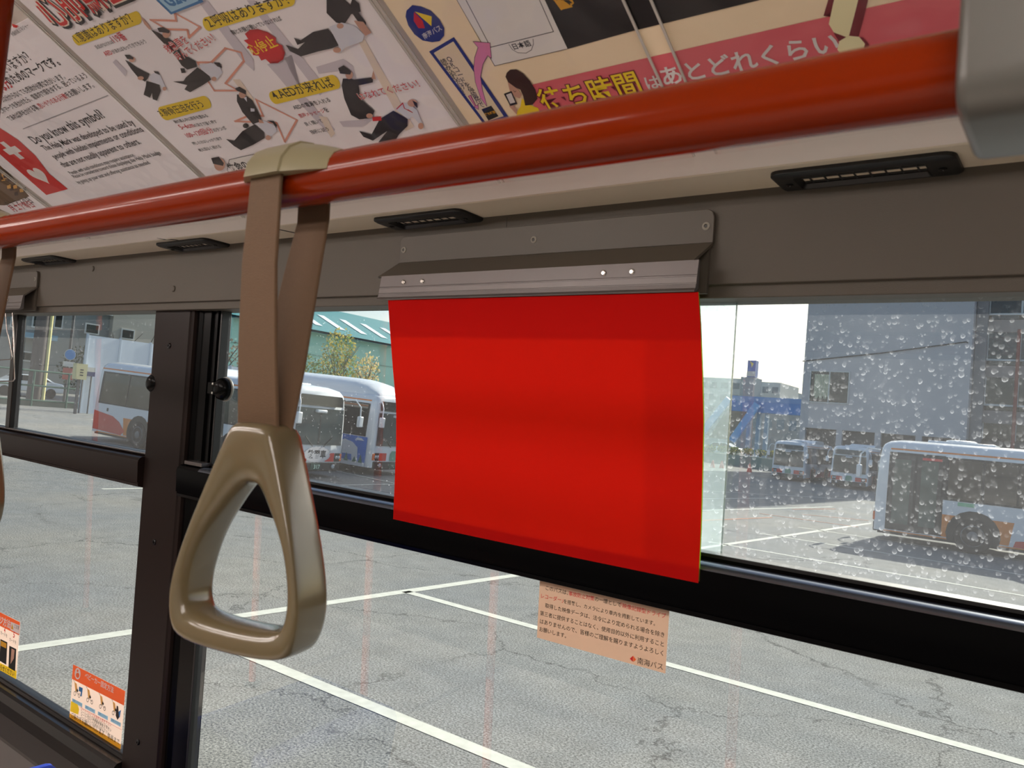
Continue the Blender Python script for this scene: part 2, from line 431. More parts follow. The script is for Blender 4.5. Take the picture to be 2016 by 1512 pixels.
pane('reflection_band', ua - 0.075, ua, V_M0, V_T, 0.031, glass('reflection_haze', tint=(0.97, 0.99, 0.99), haze=0.17, spots=0.0, dots=0.1), w2)  # hazy strip painting the pale reflection along the pane edge
pane('lower_pane', -1.41, 0.6, V_B, V_M1, 0.016, G_LOW, w2)
# highlight line under the left upper pane, put in as a bright metal bead
MB(WF).box(-3.3, -1.634, V_M0 - 0.0005, V_M0 + 0.0025, 0.004, 0.0125).build('highlight_bead', ALU, w1, bevel=0.0008)

# highlight put in as a paler metal strip along the wide window's middle rail
e_ = [(V_M0 - 0.0036, 0.0080), (V_M0 - 0.0041, -0.0042), (V_M0 - 0.0066, -0.0094), (V_M0 - 0.0113, -0.0130), (V_M0 - 0.0118, -0.0122), (V_M0 - 0.0072, -0.0086), (V_M0 - 0.0049, -0.0038), (V_M0 - 0.0044, 0.0080)]
MB(WF).prism(e_, -1.409, 0.60).build('glint_edge', M('glint_metal', (0.42, 0.45, 0.50), rough=0.22, metal=0.8), w2, smooth=40)

# ---- window latches
def latch(u, v, sgn, label):
    t = thing('window_latch', label, 'latch', WF(u, v, 0.016), 'latches on the sliding panes')
    b = WF(u, v, 0.017)
    MB(WF).box(u - 0.045 * sgn, u - 0.006 * sgn, v - 0.0125, v + 0.0125, 0.004, 0.0165).build('catch', GLOSSBLACK, t, bevel=0.002)
    MB().lathe([(0.0215, 0.002), (0.0225, 0.006), (0.0205, 0.014), (0.0140, 0.021), (0.0060, 0.0225)], b, -wn_, 24).build('knob', GLOSSBLACK, t, smooth=60)
    MB().lathe([(0.0235, -0.001), (0.0245, 0.0005), (0.0240, 0.0028), (0.0215, 0.0034)], b, -wn_, 24, False).build('rim', M('latch_rim', (0.50, 0.50, 0.48), rough=0.4), t, smooth=50)
    for q in (-0.009, 0.009):
        MB(WF).box(u - 0.026 * sgn - 0.002, u - 0.026 * sgn + 0.002, v + q - 0.002, v + q + 0.002, 0.0028, 0.005).build('mark', M('white_mark', (0.85, 0.85, 0.82)), t)
lu = wplane(0.012).px(441, 766)
latch(lu[0], lu[1], 1, 'round black window latch on the wide window beside the strap')
latch(-1.628, lu[1], -1, 'black window latch mostly hidden behind the left edge of the dark pillar')

# ---- soffit under the air duct, sloped ceiling panel, ceiling
S_Z, S_Y = 0.2895, 0.80
s = struct('trim_2', 'cream duct soffit with air vents', rel(-1, 0.83, S_Z))
MB(rel).prism([(0.90, S_Z), (0.803, S_Z), (0.800, S_Z - 0.0016), (0.796, S_Z - 0.0006), (0.794, S_Z + 0.004), (0.794, S_Z + 0.05), (0.90, S_Z + 0.05)], XA, XB).build('duct_panel', CREAM, s, smooth=20)
PH = math.atan(0.505)
COVE = Plane(rel(0, 0.796, 0.2885), (1, 0, 0), (0, -math.cos(PH), math.sin(PH)), (0, -math.sin(PH), -math.cos(PH)))
c = struct('ceiling', 'pale curved bus ceiling with advertising sleeves', rel(-1, 0.3, 0.5))
def CV(a, b, l): return COVE.pt(a, b, l)
MB(CV).box(XA, XB, 0.0, 0.60, -0.03, 0.0).build('cove_panel', M('cove_plastic', (0.80, 0.77, 0.74), rough=0.4, var=0.02), c)
cy = COVE.pt(0, 0.6, 0)
MB().box(XA, XB, -0.82, cy.y, cy.z, cy.z + 0.03).build('centre_panel', M('ceiling_plastic', (0.78, 0.77, 0.74), rough=0.5), c)
MB().poly([(XA, -0.82, cy.z), (XB, -0.82, cy.z), (XB, -1.45, CZ + 0.29), (XA, -1.45, CZ + 0.29)]).build('far_cove_panel', MATS['cove_plastic'], c)
# panel joints in the soffit
for X_, in ((-1.42,), (-1.12,)):
    pth = [rel(X_ - 0.05, 0.792, 0.2915), rel(X_ - 0.035, 0.797, 0.2882), rel(X_ - 0.015, 0.81, 0.2893), rel(X_ + 0.0, 0.85, 0.2893), rel(X_ + 0.0, 0.88, 0.2893)]
    MB().tube(pth, 0.0011, 6).build('panel_joint', M('joint_dark', (0.22, 0.21, 0.2)), s)

# ---- the rest of the shell: floor, far side, ends
FZ = CZ - 1.42
MB().box(XA, XB, -1.45, 0.98, FZ - 0.05, FZ).build('floor', M('bus_floor', (0.74, 0.71, 0.68), rough=0.6, bump=0.3, bscale=300))
tag(bpy.data.objects['floor'], 'dull brown grey bus floor', kind='structure')
wl_ = struct('wall_left', 'far side wall of the bus with open window band', (-1, -1.45, FZ))
MB().box(XA, XB, -1.50, -1.45, FZ, CZ - 0.75).build('lower_panel', MATS['lower_wall'], wl_)
MB().box(XA, XB, -1.50, -1.45, CZ + 0.19, CZ + 0.32).build('upper_panel', GREY, wl_)
for x in (-4.6, -2.95, -1.3, 0.35, 2.0): MB().box(x, x + 0.14, -1.50, -1.45, CZ - 0.75, CZ + 0.19).build('pillar', BRONZE, wl_)
we = struct('wall_rear', 'end wall of the bus', (XB, -0.2, FZ))
MB().box(XB, XB + 0.05, -1.5, 0.98, FZ, cy.z).build('end_panel', GREY, we)
wf = struct('wall_front', 'front end of the bus around the windscreen', (XA, -0.2, FZ))
MB().box(XA - 0.05, XA, -1.5, 0.98, FZ, CZ - 0.7).build('dash_panel', GREY, wf)
MB().box(XA - 0.05, XA, -1.5, 0.98, CZ + 0.25, cy.z).build('header_panel', GREY, wf)

# ---- fill lamps added out of view on the far panel and ceiling, brightening the interior
FC0, FC1 = Vector((0, -0.82, cy.z)), Vector((0, -1.45, CZ + 0.29))
fd = (FC1 - FC0).normalized(); fn = Vector((0, -fd.z, fd.y)); fn = fn if fn.z < 0 else -fn
DIFF = M('fill_diffuser', (1.0, 0.95, 0.92), emit=FILL_LAMP)
for k, x in enumerate((-3.6, -1.5, 0.6)):
    for row, T in enumerate((lambda a, b, c: FC0 + Vector((x + a, 0, 0)) + fd * b + fn * c, lambda a, b, c: Vector((x + a, -0.30 - b, cy.z - c)))):
        t = thing('fill_lamp', ('added fill lamp out of view on the sloped ceiling panel of the far side', 'added fill lamp out of view on the flat ceiling over the aisle')[row], 'lamp', T(0, 0.14, 0), ('added fill lamps along the far ceiling panel', 'added fill lamps over the aisle')[row])
        MB(T).box(-0.62, 0.62, 0.05, 0.23, 0.0005, 0.012).build('housing', M('fill_housing', (0.85, 0.85, 0.83)), t, bevel=0.003)
        MB(T).box(-0.60, 0.60, 0.07, 0.21, 0.010, 0.030).build('diffuser', DIFF, t, bevel=0.004)

# ---- orange handrail
ORANGE = M('orange_coating', (0.47, 0.135, 0.012), rough=0.25, spec=0.06, var=0.04, vscale=60, coat=0.2)
RY, RZ, RR = 0.336, 0.1495, 0.0160
hr = thing('handrail', 'glossy orange overhead handrail running along the bus', 'handrail', rel(-1, RY, RZ - RR))
MB().tube([rel(XA + 0.1, RY, RZ), rel(-0.03, RY, RZ)], RR, 40).build('tube', ORANGE, hr, smooth=60)
MB().tube([rel(-1.026, RY, RZ), rel(-1.026, RY, cy.z - CZ)], RR, 24).build('support_post', ORANGE, hr, smooth=60)
GB = M('bracket_grey', (0.34, 0.335, 0.315), rough=0.35, var=0.02)
prof = rounded(RY - 0.032, RY + 0.034, RZ - 0.0275, RZ + 0.075, 0.014, 5)
MB(rel).prism(prof, -0.048, 0.16).build('bracket_cover', GB, hr, bevel=0.004, bseg=3)
MB(rel).box(0.02, 0.10, RY - 0.02, RY + 0.022, RZ + 0.06, cy.z - CZ).build('bracket_arm', GB, hr, bevel=0.006)

# ---- strap hangers
STRAP = M('strap_web', (0.375, 0.28, 0.19), rough=0.75, var=0.08, vscale=300, bump=0.35, bscale=1400)
HANDLE = M('handle_plastic', (0.39, 0.345, 0.25), rough=0.24, var=0.03, coat=0.35)
SADDLE = M('saddle_plastic', (0.52, 0.49, 0.38), rough=0.3)
def strap_hanger(xc, label, yaw, swing=0.0):
    """loop of webbing over the rail, plastic saddle on top, triangular grip below; local origin is the rail's axis"""
    t = thing('strap_hanger', label, 'strap hanger', rel(xc, RY, RZ), 'strap hangers on the orange rail')
    O = rel(xc, RY, RZ)
    hw, th = 0.0165, 0.0026
    zt = -0.1665                               # where the two legs enter the grip
    cs, sn = math.cos(yaw), math.sin(yaw)
    # centre line of the loop in (y, z)
    line = []
    rr = RR + 0.004
    line.append((-0.0035, zt - 0.006)); line.append((-0.006, zt)); line.append((-0.013, -0.115)); line.append((-0.0185, -0.06)); line.append((-rr, -0.006))
    for a in range(180, -1, -20): line.append((rr * math.cos(math.radians(a)), rr * math.sin(math.radians(a)) + 0.002))
    line.append((rr + 0.0015, -0.02)); line.append((0.0165, -0.06)); line.append((0.0095, -0.125)); line.append((0.004, zt)); line.append((0.003, zt - 0.006))
    rows = []
    for i, (y, z) in enumerate(line):
        k = min(1.0, max(0.0, (-0.02 - z) / 0.125)); ya = yaw * k * (1.0 if y < 0 else 1.6)
        y0, z0 = line[max(0, i - 1)]; y1, z1 = line[min(len(line) - 1, i + 1)]
        d = Vector((y1 - y0, z1 - z0)).normalized(); n = Vector((-d.y, d.x))
        row = []
        for sx_, sn_ in ((-1, 1), (1, 1), (1, -1), (-1, -1)):
            lx = hw * sx_; ly = n.x * th / 2 * sn_; lz = n.y * th / 2 * sn_
            sh = swing * k
            row.append(O + Vector((lx * math.cos(ya) + sh, y + ly + lx * math.sin(ya), z + lz)))
        rows.append(row)
    MB().strip(rows, True, True).build('strap', STRAP, t, bevel=0.0007, smooth=40)
    # saddle over the rail: tapered hump
    mb = MB(); rows = []
    for x, r1 in ((-0.030, 0.0165), (-0.024, 0.0215), (-0.0175, 0.0255), (-0.0170, 0.0265), (0.0190, 0.0265), (0.0195, 0.0252), (0.038, 0.0215), (0.056, 0.0165)):
        row = []
        for a in range(-2, 183, 23): row.append(O + Vector((x, r1 * math.cos(math.radians(a)), r1 * math.sin(math.radians(a)))))
        for a in range(182, -3, -23): row.append(O + Vector((x, 0.0162 * math.cos(math.radians(a)), 0.0162 * math.sin(math.radians(a)))))
        rows.append(row)
    # the middle third is a bridge the webbing passes under
    mb.strip(rows, True, True); 
    sdl = mb.build('saddle', SADDLE, t, smooth=45)
    # grip: ring with an arched hole; x across, z down
    # outline: flat top, straight flanks, rounded shoulders, flat foot
    H0, H1 = -0.1455, -0.2985; DZ, KX = -0.0185, 1.07
    half = [(0.0135, H0), (0.0170, H0 - 0.003), (0.0310, -0.190), (0.0425, -0.225), (0.0500, -0.255), (0.0508, -0.272), (0.0465, -0.290), (0.0360, H1)]
    out = [(-x, z) for x, z in half[:1]] + half + [(-x, z) for x, z in half[:0:-1]]
    inn = [(-0.0045, -0.1870), (0.0045, -0.1870), (0.0100, -0.1915), (0.0200, -0.2060), (0.0315, -0.2240), (0.0370, -0.2440), (0.0390, -0.2600), (0.0375, -0.2730), (0.0300, -0.2800), (-0.0300, -0.2800), (-0.0375, -0.2730), (-0.0390, -0.2600), (-0.0370, -0.2440), (-0.0315, -0.2240), (-0.0200, -0.2060), (-0.0100, -0.1915)]
    def at(x, y, z): return O + Vector((x * KX * cs - y * sn + swing, x * KX * sn + y * cs, z + DZ))
    hy = 0.0175; rows = []
    mid = [((a[0] + b[0]) / 2, (a[1] + b[1]) / 2) for a, b in zip(out, inn)]
    def mixp(A, B, k): return [(a[0] * (1 - k) + b[0] * k, a[1] * (1 - k) + b[1] * k) for a, b in zip(A, B)]
    ringp = [(out, -hy + 0.004), (mixp(out, inn, 0.10), -hy), (mixp(out, inn, 0.62), -hy + 0.0005), (mixp(out, inn, 0.88), -hy + 0.004), (inn, -hy + 0.009), (inn, hy - 0.009), (mixp(out, inn, 0.88), hy - 0.004), (mixp(out, inn, 0.62), hy - 0.0005), (mixp(out, inn, 0.10), hy), (out, hy - 0.004)]
    rows = [[at(x, y, z) for x, z in pr] for pr, y in ringp]
    rows.append(rows[0])
    g = MB().strip(rows, True).build('grip', HANDLE, t)
    bm = bmesh.new(); bm.from_mesh(g.data); bmesh.ops.remove_doubles(bm, verts=bm.verts, dist=1e-6); bmesh.ops.recalc_face_normals(bm, faces=bm.faces); bm.to_mesh(g.data); bm.free()
    for pp in g.data.polygons: pp.use_smooth = True
    md = g.modifiers.new('subdivision', 'SUBSURF'); md.levels = 2; md.render_levels = 2
    return t
strap_hanger(-0.456, 'beige strap hanger with triangular grip hanging before the dark pillar', math.radians(14))
strap_hanger(-0.967, 'beige strap hanger cut by the picture edge near the payment sticker window', math.radians(14))

# ---- air vents in the soffit
def vent(x0, label):
    t = thing('air_vent', label, 'air vent', rel(x0 + 0.088, 0.8475, S_Z), 'air vents in the cream soffit')
    L_, y0, y1 = 0.176, 0.8150, 0.8800
    VB = M('vent_plastic', (0.085, 0.09, 0.095), rough=0.4, var=0.05)
    def vt(a, b, c): return rel(x0 + a, b, S_Z - c)
    o = rounded(0, L_, y0, y1, 0.012, 4); i_ = rounded(0.026, L_ - 0.030, y0 + 0.017, y1 - 0.017, 0.003, 4)
    mb = MB(); rows = []
    for pr, c_ in ((o, 0.0), (o, 0.004), (rounded(0.004, L_ - 0.004, y0 + 0.004, y1 - 0.004, 0.010, 4), 0.0062), (rounded(0.022, L_ - 0.026, y0 + 0.013, y1 - 0.013, 0.004, 4), 0.0062), (i_, 0.002), (i_, -0.02)):
        rows.append([vt(a, b, c_) for a, b in pr])
    mb.strip(rows, True).build('bezel', VB, t, smooth=35)
    MB().poly([vt(a, b, -0.019) for a, b in i_], True).build('duct_throat', M('vent_dark', (0.015, 0.015, 0.017), rough=0.8), t)
    for k in range(8):
        xx = 0.034 + k * (L_ - 0.072) / 7
        MB(vt).box(xx - 0.0007, xx + 0.0007, y0 + 0.017, y1 - 0.017, -0.016, 0.0012).build('fin', VB, t)
    for k in range(2):
        b = y0 + 0.030 + k * 0.013
        MB(vt).prism([(b, 0.001), (b + 0.0015, 0.0018), (b + 0.008, -0.007), (b + 0.0065, -0.0078)], 0.026, L_ - 0.030).build('louvre', VB, t)
    for xx in (0.0135, L_ - 0.0150):
        MB().lathe([(0.0042, 0), (0.0042, 0.0012), (0.002, 0.0018), (0.0012, 0.0006)], vt(xx, (y0 + y1) / 2, 0.0060), (0, 0, -1), 12).build('screw', M('black_screw', (0.04, 0.04, 0.045), rough=0.3, metal=0.3), t, smooth=30)
    return t
vent(-0.299, 'black air vent in the soffit below the grey rail bracket')
vent(-0.905, 'black air vent in the soffit above the left end of the red poster holder')
vent(-1.523, 'black air vent in the soffit beside the strap above the dark pillar')
vent(-2.140, 'black air vent in the soffit near the cut off strap hanger')

# ---- poster holders
def poster_holder(dx, label):
    t = thing('poster_holder', label, 'poster holder', WF(-0.63 + dx, 0.17, -0.05), 'poster holders above the windows')
    T = lambda a, b, c: WF(a + dx, b, c)
    pl_ = [(-0.886, 0.231), (-0.3755, 0.231), (-0.3755, 0.262), (-0.378, 0.268), (-0.384, 0.2715), (-0.879, 0.2715), (-0.886, 0.266)]
    MB(T).prism([(a, b) for a, b in pl_], -0.0265, -0.0205, axis=2).build('backplate', M('plate_paint', (0.30, 0.275, 0.24), rough=0.5, var=0.02), t, bevel=0.0008)
    mb = MB(T); f = [(-0.886, 0.231, -0.0265), (-0.3755, 0.231, -0.0265), (-0.3875, 0.2065, -0.051), (-0.9045, 0.2065, -0.051)]
    g = [(a, b - 0.002, c + 0.003) for a, b, c in f]
    i = [mb.P(*q) for q in f + g]
    for q in ((0, 1, 2, 3), (7, 6, 5, 4), (0, 4, 5, 1), (1, 5, 6, 2), (2, 6, 7, 3), (3, 7, 4, 0)): mb.f.append([i[k] for k in q])
    mb.build('sloped_flange', MATS['plate_paint'], t)
    MB(T).box(-0.886, -0.380, 0.172, 0.232, -0.0245, -0.0205).build('inner_plate', MATS['plate_paint'], t)
    prof = [(0.2065, -0.050), (0.2065, -0.0535), (0.1895, -0.0560), (0.1888, -0.0552), (0.1880, -0.0552), (0.1873, -0.0562), (0.1800, -0.0572), (0.1795, -0.0566), (0.1788, -0.0566), (0.1783, -0.0575), (0.1735, -0.0585), (0.1705, -0.0615), (0.1690, -0.0605), (0.1700, -0.0560), (0.1740, -0.0500)]
    MB(T).prism(prof, -0.8935, -0.3790).build('clip_bar', ALU, t)
    for u in (-0.877, -0.632, -0.385):
        MB().lathe([(0.0048, 0), (0.0048, 0.0008), (0.0024, 0.0016), (0.0018, 0.0002)], T(u, 0.251, -0.0265), -wn_, 14).build('rivet', M('rivet_paint', (0.52, 0.5, 0.46), rough=0.4), t, smooth=30)
        MB().lathe([(0.0019, 0.0), (0.0016, 0.0006)], T(u, 0.251, -0.0267), -wn_, 10).build('rivet_hole', BLACK, t)
    for u in (-0.844, -0.806, -0.502, -0.463):
        MB().lathe([(0.0036, -0.001), (0.0036, 0.0012), (0.0022, 0.0024), (0.0009, 0.0024)], T(u, 0.1955, -0.0552), -wn_, 12).build('screw', CHROME, t, smooth=40)
    return t
poster_holder(0, 'grey metal poster holder gripping the red sheet over the wide window')
poster_holder(-1.776, 'grey metal poster holder with wire frame over the window left of the pillar')

# ---- red hanging sheet
rp = thing('hanging_poster', 'plain red paper sheet hanging from the metal holder over the window', 'poster', WF(-0.62, -0.15, -0.03))
Lp = [(764, 591), (767, 640), (773, 720), (780, 800), (780, 870), (777, 950), (774, 1022)]
Rp = [(1375, 575), (1379, 640), (1383, 740), (1385, 830), (1383, 930), (1380, 1040), (1375, 1148)]
def sheet(off, grow):
    rows = []
    for i in range(len(Lp)):
        k = i / (len(Lp) - 1); d = -0.0575 + (0.0435) * k ** 1.1 + off
        pl = wplane(d); a = pl.px(*Lp[i]); b = pl.px(*Rp[i])
        rows.append([pl.pt(a[0] + (b[0] + grow - a[0]) * j / 8, a[1] + (b[1] - a[1]) * j / 8, 0.003 * math.sin(math.pi * j / 8) * k) for j in range(9)])
    return rows
MB().strip(sheet(0, 0)).build('paper', M('red_paper', (0.99, 0.13, 0.12), rough=0.9, spec=0.05, var=0.01, trans=0.6), rp, smooth=60)
MB().strip(sheet(0.0012, 0.0012)).build('backing_sheet', M('green_paper', (0.45, 0.55, 0.15), rough=0.7, trans=0.6), rp, smooth=60)

# ---- wire poster frame under the left holder
wfm = thing('wire_frame', 'thin steel wire poster frame hanging from the left holder', 'wire frame', WF(-2.3, 0.02, -0.05))
wp = wplane(-0.05)
def wpt(x, y, l=0.0): a = wp.px(x, y); return wp.pt(a[0], a[1], l)
STEEL = M('wire_steel', (0.78, 0.74, 0.72), rough=0.2, metal=1.0)
MB().tube([wpt(20, 618, 0.01), wpt(24, 650, 0.012), wpt(36, 704, 0.014), wpt(33, 708, 0.013), wpt(0, 710, 0.01), wpt(-40, 711)], 0.0013, 8).build('front_wire', STEEL, wfm, smooth=60)
MB().tube([wpt(25, 616), wpt(27, 680), wpt(29, 746), wpt(26, 750), wpt(0, 751), wpt(-40, 752)], 0.0016, 8).build('rear_wire', STEEL, wfm, smooth=60)

# ---- blue seat whose top edge shows below the left window, and poles of the aisle (they show as reflections in the panes)
sp_ = atY(100, 1500, 0.80) + Vector((0.30, 0, 0.004))
st = thing('bus_seat', 'blue bus seat standing below the left window', 'seat', (sp_.x - 0.2, 0.62, FZ))
BLUE = M('blue_fabric', (0.05, 0.20, 0.62), rough=0.85, bump=0.4, bscale=600)
MB().prism([(sp_.x - 0.30, sp_.z), (sp_.x, sp_.z - 0.004), (sp_.x + 0.01, sp_.z - 0.03), (sp_.x - 0.10, sp_.z - 0.62), (sp_.x - 0.32, sp_.z - 0.60)], 0.42, 0.80, axis=1).build('backrest', BLUE, st, bevel=0.012, bseg=3)
MB().box(sp_.x - 0.80, sp_.x - 0.32, 0.42, 0.80, sp_.z - 0.62, sp_.z - 0.52).build('cushion', BLUE, st, bevel=0.02, bseg=3)
for q in (0.46, 0.76):
    MB().tube([(sp_.x - 0.5, q, sp_.z - 0.60), (sp_.x - 0.5, q, FZ)], 0.017, 12).build('leg', M('seat_leg', (0.35, 0.35, 0.36), rough=0.4), st, smooth=60)
for k, x in enumerate((-4.7, -3.1, -2.36, -1.72, -0.83, 0.15)):
    t = thing('stanchion', 'orange stanchion pole standing in the bus aisle', 'pole', (x, -0.42, FZ), 'orange poles along the aisle')
    MB().tube([(x, -0.42, FZ), (x, -0.42, cy.z)], 0.016, 16).build('pole', M('bright_orange_coating', (0.95, 0.42, 0.12), rough=0.25, coat=0.3), t, smooth=60)
    MB().lathe([(0.035, 0.0), (0.035, 0.008), (0.018, 0.02)], (x, -0.42, FZ), (0, 0, 1), 16).build('flange', GB, t, smooth=40)

# ================================================================== PRINTED SHEETS INSIDE THE BUS
INK = dict(white=(0.86, 0.84, 0.84), black=(0.07, 0.065, 0.07), red=(0.78, 0.10, 0.16), yellow=(0.90, 0.78, 0.10), grey=(0.60, 0.59, 0.61), lilac=(0.80, 0.775, 0.815), peach=(0.90, 0.84, 0.78), salmon=(0.87, 0.60, 0.52),
           skin=(0.78, 0.60, 0.52), suit=(0.12, 0.085, 0.095), shirt=(0.84, 0.85, 0.90), blue=(0.12, 0.18, 0.48), cream=(0.90, 0.83, 0.70), paleblue=(0.62, 0.78, 0.88), midblue=(0.20, 0.45, 0.68), pink=(0.86, 0.40, 0.44), pinkarrow=(0.87, 0.52, 0.68),
           brown=(0.22, 0.11, 0.08), gold=(0.85, 0.62, 0.12), maroon=(0.45, 0.10, 0.16), warm=(0.93, 0.90, 0.72), orange=(0.93, 0.40, 0.16), redbox=(0.80, 0.13, 0.12), tan=(0.85, 0.65, 0.35), lightblue=(0.62, 0.80, 0.90), black2=(0.06, 0.06, 0.06), yellow2=(0.95, 0.83, 0.12), white2=(0.90, 0.89, 0.88), red2=(0.80, 0.10, 0.14), photo=(0.42, 0.33, 0.24), lime=(0.75, 0.82, 0.30))
def C1(pts): return [(x / 3.6, y / 3.6) for x, y in pts]
def C2(pts): return [(360 + x / 3.7333, y / 3.7333) for x, y in pts]
def C3(pts): return [(760 + x / 3.7333, y / 3.7333) for x, y in pts]
def C4(pts): return [(1240 + x / 2.598, y / 2.598) for x, y in pts]
def ell(c, rx, ry, n=14): return [(c[0] + rx * math.cos(6.2832 * k / n), c[1] + ry * math.sin(6.2832 * k / n)) for k in range(n)]
def shift(plane, l): return Plane(plane.pt(0, 0, l), plane.ex, plane.ey, plane.n)
def sleeve(par, a0, a1, b0, b1, l0, amp, seed, n=26):
    rnd = random.Random(seed); ph = [rnd.uniform(0, 6.28) for _ in range(6)]
    rows = []
    for j in range(n + 1):
        b = b0 + (b1 - b0) * j / n
        rows.append([COVE.pt(a0 + (a1 - a0) * i / n, b, l0 + amp * (1 + 0.6 * math.sin(11 * (a0 + (a1 - a0) * i / n) + ph[0] + 6 * b) + 0.4 * math.sin(23 * b + ph[1] + 9 * i / n))) for i in range(n + 1)])
    MB().strip(rows).build('clear_sleeve', film('clear_film'), par, smooth=80, fix=False)
    # welded edge of the sleeve
    for a in (a0, a1): MB(CV).box(a - 0.0012, a + 0.0012, b0, b1, l0, l0 + 0.0016).build('sleeve_edge', M('sleeve_edge', (0.74, 0.72, 0.69), rough=0.25), par)
PAPL = 0.0015
def paper(par, a0, a1, b0, b1, mat): MB(CV).box(a0, a1, b0, b1, 0.0003, PAPL).build('paper', mat, par)
WPAP = M('white_paper', (0.95, 0.93, 0.945), rough=0.6, var=0.015)
CPL = shift(COVE, PAPL)
aL = lambda x, y: CPL.px(x, y)[0]

# ---- first aid poster
t = thing('first_aid_poster', 'white Japanese first aid poster with yellow headings and printed figures on the ceiling', 'poster', COVE.pt(-0.88, 0.06, 0))
A0, A1 = -1.150, -0.628
paper(t, A0, A1, 0.045, 0.445, WPAP)
P = Print(CPL)
for k, pts in (('lilac', C2([(470, 0), (530, 0), (1060, 640), (1010, 700)])), ('lilac', C2([(620, 470), (720, 440), (800, 400), (760, 380), (740, 420), (880, 690), (1120, 950), (1090, 1000), (900, 800), (700, 560)])),
               ('lilac', C2([(980, 490), (1180, 430), (1250, 480), (1290, 620), (1240, 620), (1200, 510), (1000, 540)])), ('peach', C2([(1290, 300), (1340, 290), (1700, 930), (1640, 960)])), ('peach', C2([(1000, 850), (1060, 860), (1120, 980), (1090, 1010)])),
               ('lilac', C2([(1150, 890), (1330, 880), (1400, 840), (1410, 870), (1320, 930), (1180, 930)])), ('lilac', C1([(1400, 0), (1470, 0), (1800, 420), (1800, 500), (1720, 430)])), ('lilac', C1([(1120, 200), (1250, 330), (1230, 350), (1080, 210)])),
               ('peach', C1([(1650, 560), (1700, 560), (1800, 700), (1800, 760)])), ('lilac', C1([(820, 420), (900, 500), (890, 540), (800, 440)]))):
    P.shape(k, pts)
for pts in (C1([(1070, 140), (1250, 145), (1240, 90), (1420, 190), (1340, 265), (1330, 210), (1180, 205)]), C1([(1400, 440), (1500, 440), (1600, 340), (1710, 370), (1730, 430), (1600, 590), (1690, 640), (1520, 640), (1480, 580)]), C2([(385, 890), (480, 850), (590, 850), (540, 730), (660, 790), (840, 880), (750, 1040), (690, 900)])):
    P.ring('salmon', pts, 0.0028, close=True)
def banner(q):
    ab = [Vector(CPL.px(*p)) for p in q]; lt, rt, rb, lb = ab; pts = []
    for c_, a, b in (((lt + lb) / 2, lt, lb), ((rt + rb) / 2, rb, rt)):
        n = 8; u = (a - c_); w_ = (rt - lt).normalized() * u.length * (-1 if a == lt else 1)
        for k in range(n + 1):
            th = math.pi * k / n; v = c_ + u * math.cos(th) + w_ * math.sin(th) * 0.8; pts.append((v.x, v.y))
    P.shape('yellow', pts, True)
for q in (C1([(520, 245), (960, 78), (990, 168), (565, 320)]), C2([(165, 125), (800, -30), (800, 42), (200, 225)]), C1([(1135, 755), (1440, 678), (1485, 765), (1190, 850)]), C2([(650, 670), (1090, 548), (1140, 650), (695, 762)])): banner(q)
bl = 0.004
T = lambda k, s_, a, b, bo=bl, f=C1, **kw: P.text(k, s_, *f([a, b]), bo, **kw)
T('black', '1.意識はありますか？', (560, 300), (955, 148), 0.008)
T('black', '2.呼吸はありますか？', (205, 198), (800, 18), 0.008, C2)
T('black', '3.胸骨圧迫を行う', (1150, 822), (1455, 752), 0.008)
T('black', '4.AEDが来れば', (683, 728), (1125, 628), 0.008, C2)
T('black', '反応がなければ', (690, 345), (812, 303)); T('red', '119番', (816, 302), (905, 272))
T('red', 'AED', (755, 396), (805, 380)); T('black', 'があればもってきてもらう', (808, 378), (1045, 300))
T('black', '胸とお腹が動いていなければ', (370, 252), (735, 145), bl, C2)
T('black', '胸の真ん中に両手を重ねる', (1245, 872), (1480, 825)); T('red', '5~6cm', (1290, 915), (1385, 897)); T('black', 'の深さで強く押す', (1388, 897), (1545, 867))
T('red', '100~120回/分', (1335, 975), (1520, 933)); T('black', 'のテンポ', (1524, 932), (1612, 914))
T('black', '押した分はしっかり戻す', (1375, 1025), (1582, 985)); T('black', '絶え間なく続ける', (1420, 1072), (1572, 1042))
T('black', 'AEDの電源を入れる', (825, 802), (1092, 742), bl, C2); T('red', '音声メッセージ', (865, 862), (1050, 822), bl, C2); T('black', 'を', (1052, 822), (1080, 816), bl, C2)
T('black', '良く聞いて', (910, 922), (1035, 895), bl, C2); T('black', '指示に従う', (950, 982), (1080, 955), bl, C2)
